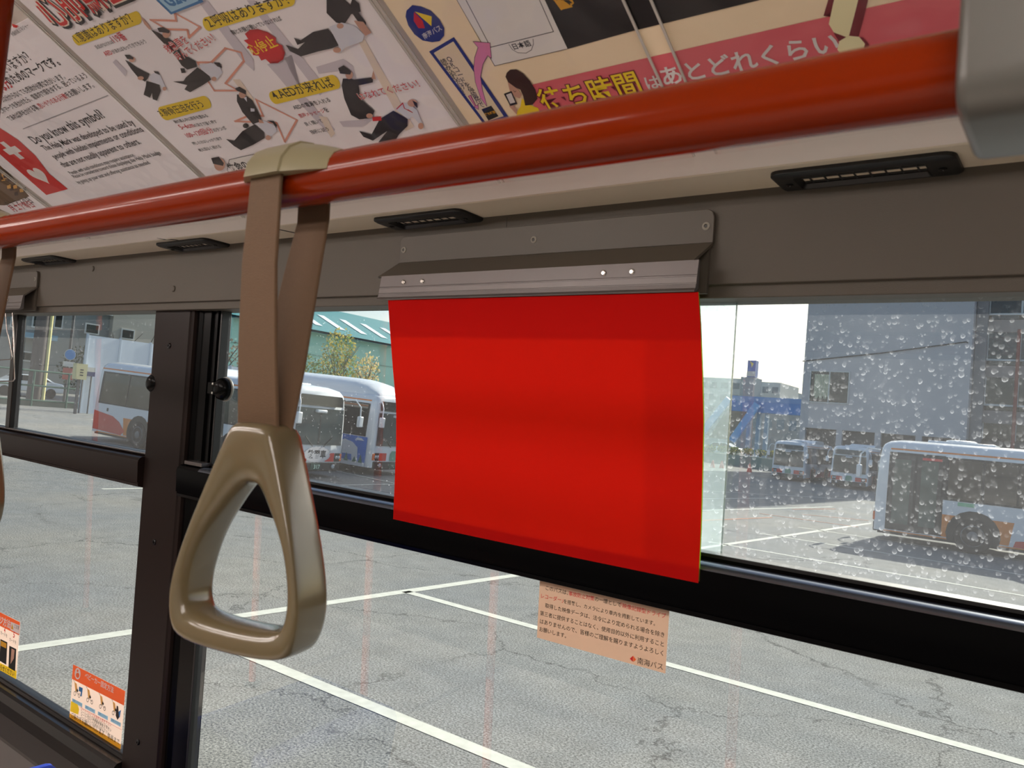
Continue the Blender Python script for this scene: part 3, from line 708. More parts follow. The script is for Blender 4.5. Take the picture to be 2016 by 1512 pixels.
# printed figures: helper and patient, five scenes
def fig(f, **parts):
    for k in ('suit', 'shirt', 'skin', 'suit2'):
        for pts in parts.get(k, []): P.shape('suit' if k == 'suit2' else k, f(pts))
fig(C1, suit=[[(888, 420), (925, 440), (965, 470), (1062, 520), (1050, 555), (1030, 575), (985, 550), (935, 490)], [(1040, 570), (1130, 595), (1143, 640), (1115, 710), (1085, 700), (1080, 655), (1065, 690), (1020, 668), (1035, 610)], [(1090, 500), (1125, 505), (1140, 535), (1110, 525)]],
    shirt=[[(1060, 535), (1095, 512), (1140, 530), (1160, 580), (1178, 620), (1165, 640), (1140, 600), (1110, 590), (1070, 575)]], skin=[ell((938, 418), 22, 20), ell((1168, 625), 14, 14), ell((1000, 550), 22, 14)], suit2=[[(885, 385), (920, 385), (950, 405), (948, 418), (905, 415)]])
fig(C1, suit=[[(1070, 205), (1130, 230), (1180, 258), (1245, 300), (1290, 375), (1390, 430), (1400, 470), (1330, 490), (1290, 460), (1250, 400), (1200, 340), (1130, 270)], [(1230, 575), (1290, 590), (1320, 545), (1400, 475), (1480, 520), (1500, 560), (1440, 600), (1350, 650), (1310, 630), (1330, 600)], [(1280, 480), (1310, 480), (1320, 510), (1290, 515)]],
    shirt=[[(1410, 460), (1500, 440), (1560, 470), (1580, 510), (1540, 560), (1500, 545), (1430, 490)]], skin=[ell((1182, 236), 28, 30), [(1000, 112), (1030, 140), (1058, 172), (1078, 205), (1060, 205), (1025, 165)], ell((1520, 555), 18, 16)], suit2=[[(1118, 195), (1160, 188), (1208, 215), (1200, 232), (1130, 222)], [(1515, 438), (1560, 440), (1578, 478), (1545, 468)]])
fig(C2, suit=[[(400, 690), (430, 690), (470, 700), (515, 735), (582, 870), (560, 900), (520, 912), (440, 820), (400, 740)], [(320, 1018), (380, 1030), (440, 960), (530, 910), (600, 970), (605, 1010), (520, 1060), (430, 1100), (380, 1070)], ell((465, 920), 22, 18)],
    shirt=[[(525, 905), (600, 882), (680, 920), (695, 960), (650, 1000), (610, 975), (560, 920)], [(450, 715), (470, 705), (475, 745)], [(500, 790), (530, 795), (530, 815), (502, 815)]], skin=[ell((440, 690), 26, 28), ell((630, 1008), 20, 18), [(560, 870), (585, 880), (600, 900), (565, 900)]], suit2=[[(385, 645), (420, 633), (468, 662), (466, 690), (400, 662)], [(620, 880), (670, 885), (695, 915), (690, 940), (665, 900)]])
fig(C2, suit=[[(1060, -20), (1180, -20), (1235, 30), (1250, -20), (1300, 20), (1310, 80), (1240, 100), (1190, 175), (1130, 160), (1060, 90)], [(760, 325), (850, 355), (900, 305), (845, 325), (820, 272), (870, 290), (960, 230), (1070, 205), (1170, 320), (1100, 350), (1000, 372), (870, 410), (790, 370)], [(1225, 60), (1290, 80), (1350, 160), (1350, 240), (1310, 180)]],
    shirt=[[(1078, 192), (1170, 160), (1260, 180), (1338, 250), (1322, 300), (1200, 342), (1165, 382), (1145, 320)]], skin=[[(1260, 145), (1330, 155), (1390, 235), (1345, 258), (1300, 205)], ell((1137, 362), 30, 20), ell((1160, 185), 26, 20)])
fig(C2, suit=[[(1180, 572), (1240, 572), (1262, 580), (1400, 562), (1400, 600), (1295, 622), (1312, 722), (1412, 810), (1390, 862), (1300, 872), (1240, 840), (1190, 720), (1170, 622)], [(1300, 958), (1390, 982), (1450, 870), (1550, 808), (1655, 870), (1655, 920), (1590, 985), (1560, 1038), (1440, 1040), (1505, 958), (1400, 1028), (1330, 1000)]],
    shirt=[[(1560, 792), (1650, 745), (1722, 800), (1772, 925), (1742, 905), (1692, 850), (1660, 872)]], skin=[ell((1226, 545), 27, 32), [(1390, 572), (1403, 510), (1422, 578)], ell((1690, 752), 36, 28), ell((1752, 920), 20, 24), ell((1375, 845), 24, 18)], suit2=[[(1145, 495), (1185, 473), (1242, 518), (1234, 542), (1160, 535)], [(1690, 730), (1725, 750), (1728, 790), (1705, 765)]])
P.shape('red2', C2([(1395, 855), (1460, 850), (1465, 880), (1400, 885)])); P.ring('red2', C2([(1575, 795), (1620, 752), (1632, 790), (1690, 820), (1660, 800)]), 0.0012, close=False)
# starburst
cx = Vector(CPL.px(*C2([(602, 337)])[0])); pts = []
r1 = abs(CPL.px(*C2([(735, 320)])[0])[0] - CPL.px(*C2([(475, 350)])[0])[0]) / 2
for k in range(28):
    a = 6.2832 * k / 28; r_ = r1 * (1.0 if k % 2 else 0.78); pts.append((cx.x + r_ * math.cos(a), cx.y + r_ * 0.82 * math.sin(a)))
P.shape('red2', pts, True); T('yellow2', '心停止', (520, 398), (705, 325), 0.012, C2)
for k, bo in (('white2', 0.04), ('red2', 0.004)):
    T(k if k == 'white2' else 'red2', '救急車を', (1200, 372), (1345, 292), bo); T(k, '呼んでください！', (1275, 424), (1535, 278), bo); T(k, 'はなれてください！', (1310, 727), (1750, 628), bo, C2)
# title and tag
for k, bo, d in (('black2', 0.05, -0.003), ('peach', 0.035, 0.0), ('redbox', 0.005, 0.0)): P.text(k, '心肺蘇生', (108, 50), (258, -14), bo, hs=1.25, dy=d)
P.shape('midblue', [(306, -4), (338, 27), (402, 2), (396, -8)]); P.shape('paleblue', [(312, -4), (339, 22), (392, 0), (390, -8)]); P.text('midblue', 'G20', (335, 12), (372, -2), 0.04)
P.shape('white2', C2([(345, 1168), (570, 1118), (600, 1260), (360, 1290)])); P.ring('black2', C2([(345, 1168), (570, 1118), (600, 1260), (365, 1290), (330, 1245)]), 0.0008); T('black2', '救命の', (362, 1250), (500, 1222), 0.03, C2)
P.shape('skin', C1(ell((1560, 1160), 40, 45))); P.shape('suit', C1([(1500, 1115), (1555, 1105), (1590, 1150), (1585, 1170), (1515, 1155)]))
P.build(t, INK)
sleeve(t, A0 - 0.006, A1 + 0.006, 0.03, 0.47, 0.004, 0.0022, 3)

# ---- assistance mark poster
t = thing('assistance_poster', 'white assistance badge poster with red cross and heart block on the ceiling', 'poster', COVE.pt(-1.42, 0.06, 0))
paper(t, -1.68, -1.163, 0.045, 0.42, WPAP); P = Print(CPL)
T('black', '知っていますか？', (-40, 560), (232, 420)); T('red', '要な方', (-10, 665), (92, 605), 0.02); T('black', 'のためのマークです。', (78, 600), (432, 452), 0.015)
T('black', 'からは分からなくても援助が必要な方がいます。', (0, 732), (468, 552)); T('black', 'このマークを見かけたら、電車内で席をゆずる、困っているよう', (15, 802), (626, 545))
T('black', 'であれば声をかける等、', (75, 856), (290, 768)); T('red', '思いやりのある行動', (292, 767), (485, 690)); T('black', 'をお願いします。', (487, 690), (672, 614))
P.ring('grey', C1([(165, 912), (765, 675)]), 0.0012, close=False)
T('black', 'Do you know this symbol?', (255, 1020), (752, 830), 0.006); T('black', 'The Help Mark was developed to be used by', (325, 1068), (962, 880), 0.006); T('black', 'people with hidden impairments or conditions', (395, 1126), (1024, 928), 0.006); T('black', 'that are not readily apparent to others.', (455, 1186), (1005, 1015), 0.006)
T('black', 'People with such conditions may require assistance.', (505, 1236), (962, 1104), 0.0); T('black', 'Please be considerate toward those displaying the Help Mark badge', (530, 1262), (1146, 1090), 0.0); T('black', 'by giving up your seat and offering assistance as needed.', (560, 1302), (1072, 1158), 0.0)
P.shape('redbox', C1([(-120, 800), (0, 905), (130, 990), (250, 1100), (350, 1230), (482, 1338), (330, 1380), (-150, 960)]))
c_ = Vector(CPL.px(*C1([(88, 1065)])[0])); w_ = 0.0085
for dx, dy in ((1, 3), (3, 1)): P.shape('white2', [(c_.x - w_ * dx, c_.y - w_ * dy * 0.8), (c_.x + w_ * dx, c_.y - w_ * dy * 0.8), (c_.x + w_ * dx, c_.y + w_ * dy * 0.8), (c_.x - w_ * dx, c_.y + w_ * dy * 0.8)], True)
c_ = Vector(CPL.px(*C1([(275, 1240)])[0])); pts = []
for k in range(28):
    a = 6.2832 * k / 28; pts.append((c_.x + 0.0016 * 16 * math.sin(a) ** 3, c_.y + 0.0014 * (13 * math.cos(a) - 5 * math.cos(2 * a) - 2 * math.cos(3 * a) - math.cos(4 * a))))
P.shape('white2', pts, True)
for pts in ([(30, 100), (85, 130), (60, 140), (25, 120)], [(0, 165), (60, 190), (50, 200), (0, 185)], [(85, 165), (130, 180), (120, 195), (95, 190)]): P.shape('redbox', C1(pts))
T('black', '大阪市民マネジャー', (95, 255), (212, 185), 0.0)
P.build(t, INK); sleeve(t, -1.686, -1.1605, 0.03, 0.45, 0.004, 0.0024, 8)

# ---- small photo poster at the end
t = thing('photo_poster', 'poster with brown landscape photo partly hidden by the handrail', 'poster', COVE.pt(-1.93, 0.06, 0))
paper(t, -2.2, -1.70, 0.045, 0.40, WPAP); P = Print(CPL)
P.shape('photo', [(-60, 270), (0, 325), (58, 386), (10, 404), (-60, 400)])
for k in range(14):
    x = random.uniform(0, 45); y = 345 + x * 0.75 + random.uniform(-8, 14); P.shape('tan' if k % 2 else 'brown', [(x, y), (x + 7, y - 3), (x + 8, y + 5), (x + 1, y + 6)])
P.text('black', '月 エアスタ日', (20, 409), (66, 398), 0.0); P.text('red', '月 エア等日', (28, 416), (70, 406), 0.0)
P.build(t, INK); sleeve(t, -2.205, -1.695, 0.03, 0.43, 0.004, 0.002, 12)

# ---- waiting time poster
t = thing('waiting_time_poster', 'cream and pink Japanese waiting time poster with blue round emblem on the ceiling', 'poster', COVE.pt(-0.35, 0.06, 0))
B0, B1 = -0.610, 0.02
paper(t, B0, B1, 0.045, 0.445, M('cream_paper', (0.96, 0.88, 0.75), rough=0.6, var=0.015)); P = Print(CPL)
P.shape('black', [(1072, 0), (1118, 96), (1240, 62), (1494, 0), (1640, -38), (1500, -90), (1020, -60)])
P.shape('pink', [(1044, 167), (1240, 121), (1586, 42), (1790, -3), (1900, -30), (1960, -40), (1960, 120), (1300, 230), (1060, 262)])
P.shape('white2', C3([(500, -40), (1150, -40), (1335, 357), (800, 482), (770, 420)])); P.ring('black2', C3([(500, -40), (800, 482), (1335, 357)]), 0.0006, close=False)
P.ring('black2', C3([(590, 0), (770, 345), (1232, 230), (1130, 0)]), 0.0008, close=False)
c_ = C3([(1000, 300)])[0]
P.ring('black2', C3([(905, 325), (930, 362), (970, 385), (1030, 388), (1070, 365), (1085, 320), (1082, 285)]), 0.0006, close=False); T('black2', '日本語', (943, 360), (1072, 330), 0.02, C3)
ca = Vector(CPL.px(*C3([(292, 170)])[0])); rr_ = (Vector(CPL.px(*C3([(432, 235)])[0])) - Vector(CPL.px(*C3([(146, 110)])[0]))).length / 2
P.shape('blue', C3([(152, 75), (195, 35), (260, 45), (330, 75), (395, 140), (430, 205), (428, 260), (395, 300), (340, 308), (270, 295), (210, 250), (165, 185), (145, 120)]))
P.shape('redbox', C3([(207, 85), (270, 150), (287, 205), (240, 205), (205, 150)])); P.shape('yellow2', C3([(212, 82), (337, 118), (335, 190)])); T('white', '南海バス', (285, 285), (415, 215), 0.01, C3)
P.shape('blue', C3([(318, 377), (500, 270), (905, 862), (715, 905)])); P.shape('cream', C3([(352, 387), (496, 302), (866, 852), (730, 892)]))
P.column('black2', 'QRコードを停留所で', *C3([(470, 428), (703, 766)]), 0.0085, 0.01); P.column('black2', '読み込むだけ！', *C3([(428, 450), (590, 668)]), 0.0085, 0.01)
P.shape('black2', C3([(703, 800), (775, 773), (828, 850), (755, 882)])); P.text('gold', '待ち時間', *C3([(733, 848), (808, 825)]), 0.03)
P.shape('maroon', C3([(604, 702), (626, 693), (664, 772), (680, 762), (684, 804), (646, 782), (652, 776)])); P.shape('pinkarrow', C3([(610, 703), (622, 698), (660, 776), (676, 770), (680, 798), (652, 782), (656, 778)]))
big = [(645, 303), (765, 312), (775, 422), (748, 402), (712, 470), (695, 560), (710, 660), (742, 775), (700, 720), (660, 600), (648, 500), (655, 420), (680, 345)]
P.ring('black2', C3(big), 0.001); P.shape('pinkarrow', C3(big))
P.shape('gold', C3([(1240, 5), (1275, -5), (1310, 60), (1290, 72)])); P.text('gold', '待', *C3([(1255, 52), (1440, 8)]), 0.04)
# girl looking at a phone
P.shape('yellow2', C3([(1000, 720), (1060, 768), (1120, 790), (1145, 850), (960, 880), (962, 820), (990, 780)])); P.shape('skin', C3([(895, 595), (960, 640), (1000, 690), (985, 720), (945, 705), (912, 665)])); P.shape('skin', C3([(905, 735), (930, 760), (965, 800), (965, 840), (910, 780)]))
P.shape('brown', C3([(880, 560), (890, 530), (915, 508), (960, 505), (1010, 535), (1060, 590), (1100, 655), (1115, 720), (1080, 765), (1025, 772), (1010, 700), (990, 655), (955, 640), (900, 600)]))
P.shape('black2', C3([(868, 685), (925, 664), (966, 760), (915, 775)])); P.shape('white', C3([(885, 692), (922, 678), (952, 748), (915, 758)])); P.ring('brown', C3([(940, 660), (948, 672), (957, 665)]), 0.0006, close=False)
for k, bo in (('maroon', 0.06), ('yellow2', 0.014)): T(k, '待ち時間', (1172, 802) if k == 'yellow2' else (1166, 806), (1892, 668) if k == 'yellow2' else (1900, 668), bo, C3, hs=1.05)
T('white', 'は', (95, 452), (168, 438), 0.02, C4); T('white', 'あとどれくらい', (180, 430), (1078, 252), 0.02, C4)
for k, bo in (('maroon', 0.075), ('warm', 0.03)): P.text(k, '?', *C4([(1045, 285), (1270, 238)]), bo)
P.build(t, INK); sleeve(t, B0 - 0.006, aL(1262, 70), 0.03, 0.47, 0.0035, 0.0016, 21); sleeve(t, aL(1336, 120), B1 + 0.006, 0.03, 0.47, 0.0035, 0.0016, 23)

# ---- notice stuck to the lower pane
def glued(name, label, quad, d, col):
    pl = wplane(d); q = [pl.px(*p) for p in quad]; t = thing(name, label, 'sticker', pl.pt(q[3][0], q[3][1], 0))
    MB().poly([pl.pt(a, b, 0) for a, b in q], True).build('sheet', col, t, fix=False)
    return t, Print(pl, 0.00025, 0.000012)
R5 = lambda pts: [(1000 + x / 5.04, 1100 + y / 5.04) for x, y in pts]
DG = 0.0150
t, P = glued('notice_sticker', 'beige notice in Japanese about onboard cameras stuck under the middle rail', [(1063, 1141), (1318, 1201), (1310, 1326), (1057, 1255)], DG, M('notice_paper', (0.74, 0.61, 0.52), rough=0.6, var=0.02, trans=0.16))
T = lambda k, s_, a, b, bo=0.004, f=R5: P.text(k, s_, *f([a, b]), bo)
T('black', 'このバスは、', (375, 305), (597, 358)); T('red', '事故防止対策', (603, 360), (857, 415)); T('black', 'の一環として', (862, 415), (1122, 478)); T('red', '「映像記録型ドライブ', (1118, 478), (1568, 590))
T('red', 'レコーダー」', (330, 385), (548, 432)); T('black', 'を搭載し、カメラにより車内を撮影しています。', (553, 437), (1460, 662)); T('black', '取得した映像データは、法令により定められる場合を除き', (370, 480), (1552, 778))
T('black', '第三者に提供することはなく、使用目的以外に利用すること', (320, 555), (1548, 870)); T('black', 'はありませんので、皆様のご理解を賜りますようよろしく', (318, 637), (1542, 960)); T('black', 'お願いします。', (313, 714), (578, 785))
P.shape('redbox', R5([(1210, 990), (1243, 962), (1241, 1022)])); P.shape('orange', R5([(1243, 962), (1274, 1000), (1246, 1023)])); T('black', '南海バス', (1285, 1035), (1538, 1102), 0.0)
P.build(t, INK, trans=0.2)
# ---- stroller sticker
R6 = lambda pts: [(x / 4.553, 1180 + y / 4.553) for x, y in pts]
SPAP = M('sticker_paper', (0.90, 0.80, 0.74), rough=0.55, var=0.015, trans=0.25)
t, P = glued('stroller_sticker', 'orange and cream stroller fastening sticker in the pane corner by the pillar', R6([(657, 583), (1123, 822), (1080, 1347), (622, 1060)]), DG, SPAP)
P.shape('orange', R6([(657, 583), (1123, 822), (1113, 952), (645, 712)])); P.shape('gold', R6([(625, 1020), (1085, 1300), (1080, 1347), (622, 1060)]))
P.shape('white', R6(ell((697, 665), 26, 52, 20))); P.shape('orange', R6(ell((697, 680), 16, 24, 14))); P.shape('orange', R6(ell((697, 640), 8, 12, 10)))
T = lambda k, s_, a, b, bo=0.012: P.text(k, s_, *R6([a, b]), bo)
T('white', 'ベビーカー固定方法', (762, 700), (1018, 838), 0.012)
for k in range(4):
    x, y = 690 + k * 115, 800 + k * 58
    P.shape('tan', R6([(x - 22, y - 60), (x - 2, y - 45), (x + 8, y + 25), (x - 12, y + 28)])); P.shape('black2', R6([(x + 2, y - 5), (x + 14, y + 20), (x + 6, y + 34), (x - 4, y + 20)]))
    for q in (-18, 20): P.ring('black2', R6(ell((x + q, y + 52 + q * 0.5), 9, 18, 10)), 0.0012)
    P.ring('black2', R6([(x - 22, y - 60), (x - 30, y - 78)]), 0.001, close=False); P.ring('black2', R6([(x - 10, y + 25), (x + 22, y + 60)]), 0.001, close=False)
    P.shape('lightblue', R6([(x - 40, y + 85), (x + 50, y + 132), (x + 48, y + 168), (x - 42, y + 118)])); T('midblue', '固定して下さい', (x - 32, y + 112), (x + 40, y + 150), 0.0)
P.shape('midblue', R6([(712, 780), (745, 795), (735, 870), (722, 865), (728, 830), (708, 820)])); P.shape('midblue', R6([(1060, 1010), (1088, 990), (1075, 1060), (1060, 1050)])); P.shape('suit', R6([(1050, 950), (1062, 960), (1070, 1060), (1055, 1080), (1040, 1040)]))
P.shape('yellow2', R6([(640, 910), (700, 942), (712, 985), (703, 1032), (632, 1002)])); P.ring('red', R6([(712, 960), (1095, 1170)]), 0.0006, close=False)
for k in range(4): T('red' if k == 0 else 'black', 'シートベルトでお体をお支え下さい', (728, 990 + k * 24), (1000 - 20 * (k % 2), 1140 + k * 24), 0.0)
for k in range(2): T('black', 'ご協力をお願いいたします。係員まで', (640 + 110 * k, 1050 + 62 * k), (1072 if k == 0 else 930, 1300 if k == 0 else 1226), 0.0)
P.build(t, INK, trans=0.2)
# ---- payment sticker
t, P = glued('payment_sticker', 'orange and white fare charging sticker in the far lower pane', R6([(-150, 40), (180, 205), (145, 715), (-170, 540)]), DG, SPAP)
P.shape('orange', R6([(-150, 40), (180, 205), (172, 322), (-155, 160)])); P.shape('yellow2', R6([(-166, 490), (150, 640), (145, 715), (-170, 540)])); P.shape('white', R6([(98, 200), (176, 232), (172, 312), (94, 272)]))
T('white', 'チャージ方法', (-100, 165), (92, 258), 0.03); P.shape('gold', R6([(100, 262), (110, 215), (122, 272)])); T('black', 'ご注意', (126, 252), (172, 272), 0.0)
for x, y in ((5, 340), (85, 400)):
    P.shape('black', R6([(x, y + 15), (x + 62, y + 45), (x + 52, y + 245), (x - 8, y + 210)])); T('black', 'カードを', (x, y - 30), (x + 60, y + 2), 0.0)
    P.shape('skin' if x > 50 else 'gold', R6([(x + 20, y + 40), (x + 48, y + 55), (x + 40, y + 130), (x + 10, y + 180)] if x > 50 else [(x + 4, y + 30), (x + 55, y + 55), (x + 52, y + 100), (x + 2, y + 75)]))
T('red2', '5', (118, 340), (132, 345), 0.02); T('red2', '4', (36, 292), (48, 298), 0.02); T('black', 'お知らせください', (-40, 600), (128, 690), 0.02)
P.build(t, INK, trans=0.2)

# ================================================================== OUTSIDE: the bus depot
# ---- asphalt
def asphalt():
    m, N, L, P = nmat('asphalt')
    tc = N.new('ShaderNodeTexCoord')
    def noise(sc, det=4, rough=0.6):
        n = N.new('ShaderNodeTexNoise'); n.inputs['Scale'].default_value = sc; n.inputs['Detail'].default_value = det; n.inputs['Roughness'].default_value = rough
        L.new(tc.outputs['Object'], n.inputs['Vector']); return n
    big, mid_, fine = noise(0.25, 5), noise(3.0, 5), noise(52, 3, 0.8)
    def ramp(src, a, b, ca, cb):
        r = N.new('ShaderNodeValToRGB'); r.color_ramp.elements[0].position = a; r.color_ramp.elements[1].position = b
        r.color_ramp.elements[0].color = (*ca, 1); r.color_ramp.elements[1].color = (*cb, 1); L.new(src, r.inputs[0]); return r.outputs[0]
    base = ramp(fine.outputs['Fac'], 0.38, 0.64, (0.09, 0.092, 0.092), (0.40, 0.405, 0.40))
    tint = ramp(big.outputs['Fac'], 0.35, 0.65, (0.86, 0.88, 0.90), (1.08, 1.03, 0.95))
    mul = N.new('ShaderNodeMix'); mul.data_type = 'RGBA'; mul.blend_type = 'MULTIPLY'; mul.inputs['Factor'].default_value = 1
    L.new(base, mul.inputs['A']); L.new(tint, mul.inputs['B'])
    patch = ramp(mid_.outputs['Fac'], 0.3, 0.7, (0.88, 0.88, 0.88), (1.1, 1.1, 1.1))
    mu2 = N.new('ShaderNodeMix'); mu2.data_type = 'RGBA'; mu2.blend_type = 'MULTIPLY'; mu2.inputs['Factor'].default_value = 1
    L.new(mul.outputs['Result'], mu2.inputs['A']); L.new(patch, mu2.inputs['B'])
    # cracks: warped cell borders, broken up by noise
    wp_ = noise(0.9, 6, 0.7); add = N.new('ShaderNodeVectorMath'); add.operation = 'MULTIPLY_ADD'
    L.new(wp_.outputs['Color'], add.inputs[0]); add.inputs[1].default_value = (1.5, 1.5, 0); L.new(tc.outputs['Object'], add.inputs[2])
    vo = N.new('ShaderNodeTexVoronoi'); vo.feature = 'DISTANCE_TO_EDGE'; vo.inputs['Scale'].default_value = 0.33; L.new(add.outputs[0], vo.inputs['Vector'])
    cr = ramp(vo.outputs['Distance'], 0.0, 0.0075, (1, 1, 1), (0, 0, 0))
    br = ramp(noise(0.7, 3).outputs['Fac'], 0.34, 0.52, (0, 0, 0), (1, 1, 1))
    cm = math_node(N, L, 'MULTIPLY', cr, br); cm = math_node(N, L, 'MULTIPLY', cm, 0.75)
    mu3 = N.new('ShaderNodeMix'); mu3.data_type = 'RGBA'; L.new(cm, mu3.inputs['Factor']); L.new(mu2.outputs['Result'], mu3.inputs['A']); mu3.inputs['B'].default_value = (0.03, 0.03, 0.03, 1)
    L.new(mu3.outputs['Result'], P.inputs['Base Color'])
    P.inputs['Roughness'].default_value = 0.95; P.inputs['Specular IOR Level'].default_value = 0.1
    bp = N.new('ShaderNodeBump'); bp.inputs['Strength'].default_value = 0.5; bp.inputs['Distance'].default_value = 0.006
    L.new(fine.outputs['Fac'], bp.inputs['Height']); L.new(bp.outputs[0], P.inputs['Normal'])
    return m
gr = struct('ground', 'cracked grey asphalt of the bus depot', (0, 0, 0))
def GZ(x): return max(0.0, (-19.0 - x) * 0.034) if x > -60 else 41 * 0.034      # the yard climbs a little to the far left
MB().strip([[Vector((x, y, GZ(x))) for y in (-60, 420)] for x in (160, -19, -60, -260)]).build('asphalt', asphalt(), gr)
LINE = M('line_paint', (0.80, 0.80, 0.76), rough=0.9, spec=0.1, var=0.22, vscale=9, bump=0.3, bscale=120)
OLINE = M('orange_line_paint', (0.72, 0.52, 0.42), rough=0.9, spec=0.1, var=0.2, vscale=6)
def line(p, q, wd=0.15, mat=None, z=0.004):
    p, q = Vector((*p, z + GZ(p[0]))), Vector((*q, z + GZ(q[0]))); d = (q - p).normalized(); e = Vector((-d.y, d.x, 0)) * wd / 2
    MB().poly([p - e, q - e, q + e, p + e], True).build('painted_line', mat or LINE, gr)
for y in (4.80, 8.10, 11.45, 14.9, 18.55, 22.15, 25.6): line((-7.55, y), (22, y), 0.15 if y < 10 else 0.12)
line((-7.80, 1.2), (-7.55, 8.1), 0.17); line((-7.55, 8.1), (-6.65, 31), 0.17)
def gp(x, y): q = atZ(x, y, 0); return (q.x, q.y)
for a, b in (((1382, 966), (1710, 985)), ((1382, 982), (1520, 981)), ((1380, 1005), (1640, 998)), ((1445, 935), (1560, 943))): line(gp(*a), gp(*b), 0.16, z=0.006)
for a, b in (((1382, 1025), (1520, 1019)), ((1495, 1011), (1690, 1038)), ((1580, 1013), (1710, 1025)), ((1560, 1003), (1645, 1002))): line(gp(*a), gp(*b), 0.11, OLINE, z=0.008)
line((-18.8, 9.5), (-19.4, 30), 0.15); line((-46, 13.0), (-18.9, 13.6), 0.15); line((-40, 19.3), (-18.6, 19.6), 0.12)

# ---- buses
WHITE = M('bus_white', (0.90, 0.91, 0.92), rough=0.25, var=0.02, vscale=1.5, coat=0.4)
BORANGE = M('bus_orange', (0.93, 0.52, 0.12), rough=0.3, var=0.03)
BRED = M('bus_red', (0.87, 0.20, 0.18), rough=0.3, var=0.04)
TYRE = M('tyre', (0.07, 0.07, 0.075), rough=0.8, var=0.1)
RIM = M('rim', (0.55, 0.56, 0.57), rough=0.45, metal=0.4)
BGLASS = M('bus_glass', (0.10, 0.12, 0.125), rough=0.06, var=0.35, vscale=1.3, spec=0.6)
BGLASS2 = M('bus_screen', (0.22, 0.27, 0.27), rough=0.06, var=0.45, vscale=2.2, spec=0.7)
BUSBLACK = M('bus_black', (0.05, 0.05, 0.055), rough=0.5)
LAMPG = M('headlamp', (0.75, 0.78, 0.8), rough=0.12, metal=0.3)
AMBER = M('amber_lamp', (0.95, 0.42, 0.10), rough=0.25)
PROF = [(1.235, 0.30), (1.245, 0.9), (1.235, 1.4), (1.20, 2.2), (1.17, 2.66), (1.12, 2.82), (1.0, 2.915), (0.7, 2.965)]
def py(z):
    for (a, z0), (b, z1) in zip(PROF[:-1], PROF[1:]):
        if z0 <= z <= z1: return a + (b - a) * (z - z0) / (z1 - z0)
    return PROF[0][0] if z < 0.5 else PROF[-1][0]
